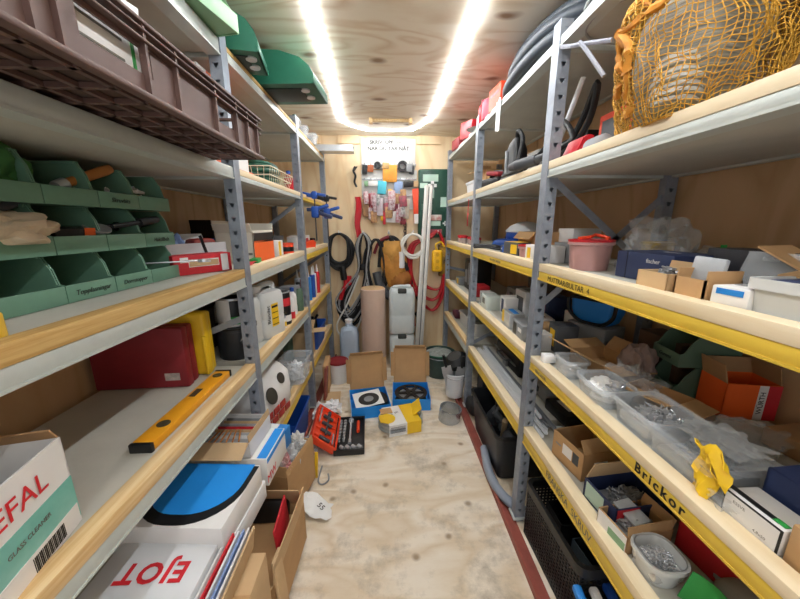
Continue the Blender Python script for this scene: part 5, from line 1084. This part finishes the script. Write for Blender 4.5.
# tool belt
t = thing('tool_belt', 'tan leather tool belt hanging from the third hook', 'tool belt', (.06, y0-.02, 0), 0)
def pouch(cx, top, bot, w, nm, m, s=0):
    g = []
    for j in range(9):
        f = j/8; ww = w*(.45+.55*math.sin(PI*min(1, f*1.05+.18))) if nm != 'belt' else w
        g.append([Vector((cx+ww*(i/6-.5), -.04-.05*math.sin(PI*i/6)*math.sin(PI*(.2+.7*f))-.01*math.sin(i*2+j+s), top+(bot-top)*f)) for i in range(7)])
    mb = MB(); mb.sheet(g, .02); return build(nm, mb, m, t)
pouch(.03, 1.22, .84, .27, 'large_pouch', leather); pouch(.09, 1.0, .76, .24, 'small_pouch', mat('leather_dark', '#a86a28', .7, 0, .3, 12, .3), 2); pouch(.02, 1.33, 1.05, .20, 'belt_pad', mat('leather_light', '#d29a4a', .7, 0, .3, 10, .3), 4)
mb = MB(); mb.tube(smooth_path([(-.13, 0, 1.05), (-.10, -.02, 1.28), (-.02, -.03, 1.37), (.08, -.03, 1.33), (.15, -.03, 1.15), (.2, -.03, 1.0), (.22, -.02, .86)], 7), .02, 6); mb.tube(smooth_path([(-.02, -.03, 1.38), (.1, -.05, 1.2), (.18, -.06, 1.02)], 6), .024, 6); build('black_strap', mb, black2, t)
mb = MB(); mb.tube(smooth_path([(-.18, -.0, 1.2), (-.12, -.04, 1.33), (-.02, -.05, 1.38)], 6), .018, 6); build('maroon_strap', mb, mat('maroon', '#7b2432', .6), t)
# white cable
t = coil('white_cable', 'white cable coiled on the fourth hook with a plug hanging', 'cable', ring(.295, 1.29, .12, .115, y0-.075, 7, .010, .016, 12), cable_w, [('white_plug', [(.175, y0-.09, 1.22), (.172, y0-.09, 1.14), (.17, y0-.09, 1.05)], .036, whitep), ('cable_tail', [(.19, y0-.09, 1.28), (.176, y0-.09, 1.22)], .01, cable_w)])
# red hose
Lr = []
rn = random.Random(9)
for k in range(9):
    yy = y0-.015-.012*(k % 4); o = rn.uniform(-.03, .03)
    Lr.append((smooth_path([(.30+o, yy, 1.28), (.26+o, yy, 1.02), (.31+o*1.5, yy, .80), (.41, yy, .63+.11*(k % 3)+o), (.53, yy, .555+.12*(k % 3)), (.62+o*.4, yy, .70+.06*(k % 3)), (.650+o*.3, yy, 1.0), (.625+o*.3, yy, 1.30), (.565, yy, 1.43), (.46+o, yy, 1.36)], 5, True), .013))
t = coil('red_hose', 'long red hose looped over the last hook on the back wall', 'hose', Lr, cable_r, [('red_strands', [(.25, y0-.06, 1.15), (.27, y0-.06, .9), (.25, y0-.06, .72), (.3, y0-.06, .52), (.32, y0-.05, .38)], .016, cable_r)])
one('grey_hook_tool', 'dark coupling hanging at the foot of the red hose', 'coupling', MB().tube(smooth_path([(0, 0, .1), (.03, 0, .02), (.02, 0, -.08), (-.03, 0, -.12)], 5), .03, 9), black2, (.36, y0-.04, .62))
t = thing('yellow_tester', 'yellow power adapter hanging in front of the red hose', 'adapter', (.555, y0-.10, 1.12), 0)
mb = MB(); mb.box((0, 0, 0), (.115, .05, .235), bev=.03, seg=3); build('adapter_body', mb, mat('warm_yellow', '#f4bd1e', .45), t)
for k in range(3):
    mb = MB(); mb.cyl((0, -.02, 0.07-.07*k), (0, -.029, 0.07-.07*k), .02, n=18); build('adapter_socket', mb, mat('socket_yellow', '#d9a414', .5), t)
mb = MB(); mb.tube(smooth_path([(0, 0, .11), (-.02, 0, .17), (.04, .02, .2), (.08, .02, .15)], 5), .010, 7); build('adapter_cable', mb, yplast, t)
one('black_gloves', 'black and yellow strap bundle behind the yellow adapter', 'strap', MB().box((0, 0, 0), (.13, .06, .34), bev=.03, seg=3).jitter(.03, 9, 3), mat('black_yellow', '#2a2722', .7, 0, 0, 12, 0, '#b98a1c'), (.635, y0-.035, 1.12))
# ================================================================ FLOOR, far end
t = thing('cardboard_tube', 'thick cardboard roll standing on end at the back wall', 'cardboard roll', (-.135, 3.28, 0), 0)
mb = MB(); mb.lathe([(.125, 0), (.128, .01), (.128, .86), (.122, .865)], 32); build('roll_body', mb, mat('roll_pink', '#dcc0ae', .8, 0, .08, 5), t); mb = MB(); mb.lathe([(.12, .8655), (.118, .87), (.0, .872)], 32, cap1=False); build('roll_end', mb, card3, t)
def tallcan(label, loc, h, m):
    t = thing('jerrycan', label, 'canister', loc, 0, 'white canisters stacked at the back wall'); mb = MB(); w, d = .265, .235
    mb.loft([rrect(w*.93, d*.93, .04, 0), rrect(w, d, .05, .02), rrect(w, d, .05, h*.38), rrect(w*.985, d*.985, .05, h*.4), rrect(w, d, .05, h*.42), rrect(w, d, .05, h*.86), rrect(w*.9, d*.88, .06, h*.95), rrect(w*.8, d*.78, .06, h*.97)]); build('canister_body', mb, m, t)
    mb = MB(); mb.box((0, -d*.42, h*.93), (.09, .05, .05), bev=.012); build('grip_recess', mb, mat('recess', '#3a3f3c', .6), t)
    mb = MB(); mb.tube(smooth_path([(-.09, -.02, h*.95), (-.07, -.03, h*1.0), (.07, -.03, h*1.0), (.09, -.02, h*.95)], 4), .016, 8); build('carry_handle', mb, m, t)
    mb = MB(); mb.lathe([(.03, h*.96), (.03, h*1.0), (.026, h*1.005)], 16, (.07, .06, 0)); build('screw_cap', mb, whitep, t)
    return t
wcan = mat('canister_white', '#e2e7e6', .45, 0, 0, 3, 0, '#cfd8d8', alpha=.93)
tallcan('white plastic canister standing on the floor under another canister', (.165, 3.30, 0), .39, wcan); tallcan('white plastic canister on top of its stack beside the cardboard roll', (.165, 3.30, .391), .49, wcan)
t = thing('water_bottle', 'pale blue plastic canister on the floor left of the cardboard roll', 'canister', (-.40, 3.32, 0), 0)
mb = MB(); mb.loft([rrect(.19, .16, .04, 0), rrect(.2, .17, .05, .02), rrect(.2, .17, .05, .36), rrect(.17, .15, .06, .42), rrect(.08, .08, .035, .45), rrect(.07, .07, .03, .49)]); build('canister_body', mb, mat('pale_blue_can', '#b9c9dc', .4, 0, .08, 5, alpha=.92), t); mb = MB(); mb.lathe([(.04, .485), (.04, .52), (.03, .525)], 16); build('screw_cap', mb, whitep, t)
t = bucket('white tub with a dark red lid on the floor by the spool boxes', (-.475, 2.95, 0), .088, .21, whitep, .094, name='paint_tub', cat='tub', lid=dred, rim=dred)
t = bucket('dark green bucket full of grey plaster rubble by the white bucket', (.535, 3.05, 0), .125, .25, mat('bucket_green', '#2f4844', .5, 0, .2, 10), .155, rim=dgreen, bail=steel, bailang=95)
mb = MB(); mb.lathe([(.138, .21), (.142, .235), (.08, .26), (.0, .265)], 26, cap1=False); mb.jitter(.012, 14, 2); one('bucket_rubble', 'grey plaster and wire mesh filling the dark green bucket', 'rubble', mb, mat('rubble', '#8f9692', .8, 0, .4, 40, .5), (.535, 3.05, 0), kind='stuff')
t = bucket('white bucket with steel trowels beside the rack foot', (.59, 2.56, 0.037), .072, .22, whitep, .092, bail=steel, bailang=100)
for k, (dx, dy, a, b, m) in enumerate(((-.03, -.02, -14, 10, tin), (.02, -.03, 4, 14, grey), (.03, .02, 14, -6, tin))):
    tr = thing('trowel', f'steel trowel with a dark grip in the white bucket, {("nearest the aisle","middle one","closest to the rack")[k]}', 'trowel', (.59+dx, 2.56+dy, .09), 0, 'trowels in the white bucket', rot=(rad(b), rad(a), 0))
    mb = MB(); mb.loft([rrect(.012, .004, .001, 0), rrect(.07, .004, .001, .06), rrect(.085, .004, .001, .2), rrect(.08, .004, .001, .26)]); build('trowel_blade', mb, m, tr); mb = MB(); mb.tube([(0, 0, .25), (0, .015, .28), (0, .02, .36)], .012, 8); build('trowel_handle', mb, black, tr)
one('black_float', 'black rubber plastering float hanging over the white bucket rim', 'float', MB().lathe([(.05, 0), (.095, .03), (.1, .08), (.06, .12)], 20), black2, (.63, 2.61, .29), (rad(14), rad(-24), 0))
t = thing('metal_collar', 'short bright metal pipe collar on the floor by the black tub', 'pipe collar', (.485, 2.25, .002), 0, rot=(rad(4), rad(6), 0))
mb = MB(); mb.lathe([(.085, 0), (.085, .105), (.079, .105), (.079, 0), (.085, 0)], 30, cap0=False, cap1=False); build('collar_ring', mb, mat('collar_steel', '#b9bec4', .25, .75, .2, 8), t)
one('black_bag', 'black crumpled bag between the metal collar and the rack foot', 'bag', MB().box((0, 0, .07), (.16, .2, .14), bev=.05, seg=4).jitter(.03, 9, 4), black2, (.725, 2.30, .009))
# spool boxes
def spoolbox(label, loc, rz, lid, back, m):
    t = thing('open_box', label, 'box', loc, rz); w, d, h = .31, .30, .10; mb = MB(); e = .005
    for c, s in (((0, 0, e/2), (w, d, e)), ((0, d/2, h/2), (w, e, h)), ((-w/2, 0, h/2), (e, d, h)), ((w/2, 0, h/2), (e, d, h)), ((0, -d/2, h/2), (w, e, h))): mb.box(c, s)
    build('box_body', mb, m, t, sm=0)
    mb = MB(); mb.box((-w/2-.0033, 0, h/2), (.0015, d, h)); build('white_side', mb, white, t, sm=0)
    mb = MB(); mb.box((0, .002, lid/2), (w-.01, .005, lid)); mb.box((-w*.5, -.02, lid*.55), (.05, .004, lid*.7), rot=(0, 0, rad(-35))); mb.box((w*.5, -.02, lid*.55), (.05, .004, lid*.7), rot=(0, 0, rad(35))); mb.box((0, -.02, lid+.014), (w-.03, .004, .06), rot=(rad(55), 0, 0))
    o = build('box_lid', mb, card, t, sm=0); o.location = (0, d/2, h); o.rotation_euler = (rad(-back), 0, 0)
    return t
ta = spoolbox('blue spool box with a paper picture inside and raised cardboard lid', (-.15, 2.45, 0), 9, .30, 10, MATS['bright_blue'])
tb = spoolbox('blue spool box holding a black cable reel and raised cardboard lid', (.205, 2.54, 0), -2, .31, 14, MATS['bright_blue'])
t = thing('cable_reel', 'black cable reel with spokes lying in the open blue box', 'reel', (.205, 2.53, .008), 0, None)
mb = MB(); mb.lathe([(.13, 0), (.138, .004), (.138, .008), (.09, .01), (.09, .06), (.04, .06)], 32, cap1=False); 
for k in range(24): mb.tube([Vector((.125*math.cos(2*PI*i/32), .125*math.sin(2*PI*i/32), .014+.0021*k)) for i in range(32)], .0032, 5, True) if k % 3 == 0 else None
build('wound_cable', mb, black2, t)
mb = MB(); zz = .075
mb.lathe([(.112, zz), (.14, zz), (.14, zz+.007), (.112, zz+.007), (.112, zz)], 36, cap0=False, cap1=False); mb.lathe([(.012, zz), (.045, zz), (.045, zz+.007), (.012, zz+.007), (.012, zz)], 28, cap0=False, cap1=False)
for k in range(6): a = 2*PI*k/6; mb.box((.078*math.cos(a), .078*math.sin(a), zz+.0035), (.08, .03, .006), rot=(0, 0, a))
build('reel_flange', mb, black, t)
mb = MB(); mb.lathe([(.11, .06), (.11, .063)], 28); build('reel_core', mb, grey, t)
t = thing('instruction_sheet', 'white sheet with a black reel picture in the open blue box', 'sheet', (-.16, 2.425, .10), 0, rot=(rad(3), rad(-5), rad(14)))
mb = MB(); mb.box((0, 0, 0), (.23, .22, .003)); build('paper_sheet', mb, paper, t, sm=0)
mb = MB(); mb.lathe([(.04, .002), (.085, .002), (.085, .003), (.04, .003)], 30, (.005, -.01, 0), False, False); build('printed_reel', mb, mat('print_black', '#2b2b2d', .5, 0, .5, 40), t); mb = MB(); mb.lathe([(.05, .0022), (.05, .0028)], 20, (.005, -.01, 0)); build('printed_centre', mb, grey, t)
t = thing('cable_reel', 'black cable reel under the white sheet in the blue box', 'reel', (-.13, 2.46, .008), 0); mb = MB(); mb.lathe([(.13, 0), (.135, .006), (.135, .07), (.03, .074)], 30); build('wound_cable', mb, black, t)
# yellow and white cable pack
t = thing('cable_pack', 'coil of grey cable in a yellow and white card sleeve', 'cable pack', (.10, 2.20, 0), 14)
mb = MB()
for k in range(7): mb.tube([Vector(((.165-.012*(k % 3))*math.cos(2*PI*i/36), (.115-.01*(k % 3))*math.sin(2*PI*i/36), .012+.011*k)) for i in range(36)], .009, 7, True)
build('cable_coil', mb, mat('coil_grey', '#b4b8b4', .5, 0, .1, 9), t)
e = .003; mb = MB(); sw = .135; mb.box((-.055, -.005, .094), (sw, .245, e)); mb.box((-.055, -.127, .048), (sw, e, .093)); mb.box((-.055, .117, .048), (sw, e, .093)); build('white_sleeve', mb, white, t, sm=0)
mb = MB(); mb.box((.068, -.005, .094), (.11, .245, e)); mb.box((.068, -.127, .048), (.11, e, .093)); mb.box((.068, .117, .048), (.11, e, .093)); mb.box((.125, .02, .115), (.1, .16, e), rot=(0, rad(-38), rad(-12))); build('yellow_sleeve', mb, yplast, t, sm=0)
mb = MB(); mb.lathe([(.06, 0), (.06, .003)], 26, (-.115, -.04, .0965)); mb.prism([(-.175, -.075, .0985), (-.12, -.11, .0985), (-.10, .02, .0985), (-.17, .01, .0985)], (0, 0, .003)); build('yellow_tab', mb, yplast, t, sm=0)
mb = MB(); mb.box((-.10, .06, .0985), (.09, .07, .004)); build('brown_flap', mb, card, t, sm=0)
text('7 m', .042, Matrix.Translation((-.045, .02, .0962)) @ Matrix.Rotation(rad(20), 4, 'Z'), ink, t); patch('f', (.2, .255, .096), -.055, 0, .12, .04, mat('blue_grey_print', '#b9c3d2', .5, 0, .4, 30), t)
for k in range(3): patch('f', (.2, .259, .096), -.055, .026-.02*k, .11, .003, greyink, t, 'print_line')
# socket set
t = thing('socket_case', 'open socket set case with an orange-red lid on the floor', 'tool case', (-.27, 2.06, 0), 3)
mb = MB(); mb.box((0, 0, .012), (.205, .38, .02), bev=.006); mb.box((0, .187, .03), (.205, .008, .04), bev=.002); mb.box((0, -.187, .03), (.205, .008, .04), bev=.002); mb.box((.099, 0, .03), (.008, .38, .04), bev=.002); mb.box((-.099, 0, .03), (.008, .38, .04), bev=.002); build('case_base', mb, black, t)
mb = MB()
for c in range(2):
    for k in range(7): mb.cyl((-.075+.032*c, .15-.036*k, .02), (-.075+.032*c, .15-.036*k, .046), .011-.0005*k, n=12)
for k in range(4): mb.cyl((-.06+.04*k, -.13, .03), (-.035+.04*k, -.16, .03), .014, n=12)
mb.cyl((.0, .15, .034), (.0, -.06, .034), .008); mb.cyl((.0, .15, .034), (.0, .17, .034), .02, n=14); mb.cyl((.0, -.06, .03), (.0, -.10, .03), .012); build('chrome_sockets', mb, steel, t)
mb = MB(); mb.cyl((.055, .14, .034), (.055, .02, .034), .012); build('ratchet_grip', mb, orange2, t)
ld = bpy.data.objects.new('case_lid', None) if False else None
mb = MB(); fx = .34
mb.box((0, 0, .012), (.19, .38, .022), bev=.006)
for c, s in (((0, .186, .03), (.19, .008, .045)), ((0, -.186, .03), (.19, .008, .045)), ((.092, 0, .03), (.008, .38, .045)), ((-.092, 0, .03), (.008, .38, .045))): mb.box(c, s, bev=.002)
for k in range(4): mb.box((0, -.12+.08*k, .028), (.15, .02, .02), bev=.004)
lidO = build('case_lid', mb, orange2, t); lidO.location = (-.108, .0, .012); lidO.rotation_euler = (0, rad(38), 0)
lidO.data.transform(Matrix.Translation((-.10, 0, 0)))
mb = MB()
for k in range(4): mb.cyl((-.14+.0*k, -.14+.08*k, .04), (-.06, -.14+.08*k, .04), .012, n=10)
mb.cyl((-.1, -.1, .046), (-.1, .14, .046), .007); mb.cyl((-.1, .12, .046), (-.1, .16, .046), .013, n=10); o = build('lid_tools', mb, dgrey, lidO)
for q0, q1 in (((-.168, .0, .046), (-.168, .17, .046)), ((-.04, -.05, .044), (-.04, -.15, .044))): mb = MB(); mb.cyl(q0, q1, .006, n=8); build('chrome_bar', mb, steel, lidO)
crumple('white plastic bag lying on the floor behind the socket case', (-.45, 2.40, .009), (.16, .15, .10), MATS['white_bag'], 'plastic_bag', 'bag', 101, .5, 3)
crumple('clear plastic wrap on the floor beside the socket case lid', (-.52, 1.92, .037), (.13, .26, .06), bagm, 'plastic_bag', 'bag', 104, .5, 3)
crumple('white plastic bag tucked between socket case lid and rack', (-.535, 2.30, .037), (.08, .16, .11), MATS['white_bag'], 'plastic_bag', 'bag', 107, .5, 3)
t = thing('steel_hook', 'bent steel wire hook lying on the floor by the tall open carton', 'hook', (-.42, 1.66, .006), 0); mb = MB(); mb.tube(smooth_path([(0, .12, 0), (0, 0, 0), (.03, -.03, 0), (.06, 0, .0), (.05, .05, 0)], 6), .005, 7); build('hook_wire', mb, grey, t)
one('red_board', 'red-brown board leaning behind the dark blue box', 'board', MB().box((0, 0, .14), (.02, .10, .28), bev=.003), redsteel, (-.545, 2.60, .009), (rad(-10), rad(3), 0))
t = carton('folded brown cardboard standing behind the red-brown board', (-.56, 2.82, .009), 4, (.05, .26, .26), card)
one('cardboard_sheet', 'brown cardboard sheet lying on the floor at the rack foot', 'cardboard', MB().box((0, 0, .004), (.14, .34, .008)), card3, (-.48, 2.55, 0), (0, 0, rad(5)))
# ---- floor right
def mesh_crate(label, loc, rz, w, d, h):
    t = thing('mesh_crate', label, 'crate', loc, rz); rows, cols = 16, 32
    def wall(L, H):
        mb = MB(); bx = .007
        n = int(L/.017); m_ = int(H/.017)
        for k in range(n+1): mb.box((-L/2+L*k/n, 0, H/2), (.007, .004, H))
        for k in range(m_+1): mb.box((0, 0, H*k/m_), (L, .004, .007))
        return mb
    for nm, L, pos, a in (('crate_side', d, (-w/2, 0, 0), PI/2), ('crate_side', d, (w/2, 0, 0), PI/2), ('crate_end', w, (0, -d/2, 0), 0), ('crate_end', w, (0, d/2, 0), 0)):
        build(nm, wall(L, h*.86), black, t, pos, (0, 0, a), sm=0)
    mb = MB(); mb.box((0, 0, .004), (w, d, .006)); build('crate_base', mb, black, t, sm=0)
    mb = MB(); mb.loft([rrect(w+.004, d+.004, .03, h*.84), rrect(w+.03, d+.03, .04, h*.86), rrect(w+.03, d+.03, .04, h), rrect(w-.004, d-.004, .03, h)], False, False, True); build('crate_rim', mb, black, t)
    return t
mesh_crate('large black perforated crate on the floor under the near rack bay', (.86, 1.08, .009), 2, .36, .40, .30)
for k, (x, y, m, nm) in enumerate(((.80, 1.16, black, 'black'), (.93, 1.14, dgrey, 'dark grey'), (.82, .98, mat('dark_teal', '#2d3b44', .5), 'dark teal'), (.94, .98, black2, 'rubber'))):
    carton(f'{nm} plastic insert box inside the large perforated crate', (x, y, .02), 3*k, (.12, .13, .22), m, flaps={}, name='insert_box')
t = thing('black_tub', 'black storage tub crammed with tools on the floor under the middle bay', 'tub', (.80, 1.88, .009), 0)
mb = MB(); mb.loft([rrect(.28, .52, .03, 0), rrect(.34, .58, .04, .30), rrect(.33, .57, .04, .30), rrect(.27, .51, .03, .006)]); build('tub_body', mb, mat('tub_black', '#25272c', .45, 0, .25, 10), t)
mb = MB(); mb.loft([rrect(.34, .58, .04, .285), rrect(.365, .605, .05, .285), rrect(.365, .605, .05, .302), rrect(.335, .575, .04, .302)], False, False, True); build('tub_rim', mb, black, t)
GT = 'black tools crammed in the storage tub'
for k in range(7):
    one('hand_tool', f'dark power tool part in the black storage tub, {ORD[k]} from the near end', 'hand tool', MB().box((0, 0, .05), (.09, .13, .1), bev=.025, seg=3).cyl((0, .05, .06), (0, .12, .10), .022), black if k % 2 else dgrey, (.74+.07*(k % 2)+.01*k, 1.68+.048*k, .17+.015*(k % 3)), (rad(10*k), rad(15), rad(40*k)), GT)
one('hammer_handle', 'worn wooden handle sticking out of the black storage tub', 'handle', MB().cyl((0, 0, 0), (.02, -.02, .24), .015, .017, 12), mat('worn_wood', '#a58d6c', .6, 0, .25, 9), (.74, 1.80, .12), (rad(18), rad(-12), 0))
carton('second black tub behind the tool tub by the rack foot', (.83, 2.26, .009), 0, (.22, .14, .34), black, name='black_box')
t = thing('bent_pipe', 'grey bent pipe lying on the floor at the foot of the upright', 'pipe', (0, 0, 0))
mb = MB(); P = smooth_path([U(484, 448, z=.04), U(489, 472, z=.04), U(500, 492, z=.04), U(514, 505, z=.04), U(528, 512, z=.04), Vector((.80, 1.40, .04))], 6); mb.tube(P, .026, 12); build('pipe_body', mb, mat('pipe_grey', '#8a93a0', .5, 0, .1, 9), t)
GBl = 'blue and white paint tool packs by the perforated crate'
for k, (x, y, m, nm) in enumerate(((.67, .78, blue, 'bright blue'), (.73, .77, white, 'white and blue'), (.79, .78, blue2, 'deep blue'), (.85, .77, grey, 'grey'))):
    one('handle_grip', f'{nm} gripped hand tool lying in front of the perforated crate', 'hand tool', MB().box((0, 0, .05), (.05, .14, .05), bev=.02, seg=3).box((0, .08, .06), (.03, .06, .03), bev=.008), m, (x, y, .14), (rad(10), 0, rad(-4+3*k)), GBl)
carton('low dark carton under the blue gripped tools', (.76, .76, .009), 0, (.2, .2, .128), dgrey)
for lb in (): pass

cols = ('#a8323c', '#e6e0e2', '#c9a46c', '#d9cdd2', '#7c2f38', '#f0f0ee', '#5a5752', '#8a5a44', '#b8b4b0', '#c04a60')
xs = sorted(-.2+.4*rnd.random() for _ in range(16))
for k in range(16):
    x = xs[k]; zt = 1.60+.22*rnd.random(); wd = rnd.uniform(.04, .08)
    m = mat('mixed_pack_%d' % (k % 8), cols[k % 10], .4, 0, 0, 34, 0, cols[(k*3+1) % 10])
    hung('hanging_pack', f'small printed packet in the crowded lower cluster, {ORD[k]} of sixteen from the red strap', x, zt, (wd, .016, rnd.uniform(.1, .17)), m, 'pack', .006, .05+.006*(k % 5))
    bpy.context.scene.collection.objects[-1]['group'] = 'mixed packets on the lower hooks'
for o in t_board.children:
    if o.type == 'FONT': o.data.offset = .0014
# ---------------------------------------------------------------- lettering becomes real mesh
dg = bpy.context.evaluated_depsgraph_get()
for o in [o for o in C.objects if o.type == 'FONT']:
    me = bpy.data.meshes.new_from_object(o.evaluated_get(dg)); nm = o.name; o.name = 'old'
    n = bpy.data.objects.new(nm, me); C.objects.link(n); n.parent = o.parent; n.matrix_basis = o.matrix_basis.copy()
    for k in o.keys():
        if k in ('label', 'category', 'group'): n[k] = o[k]
    bpy.data.objects.remove(o)
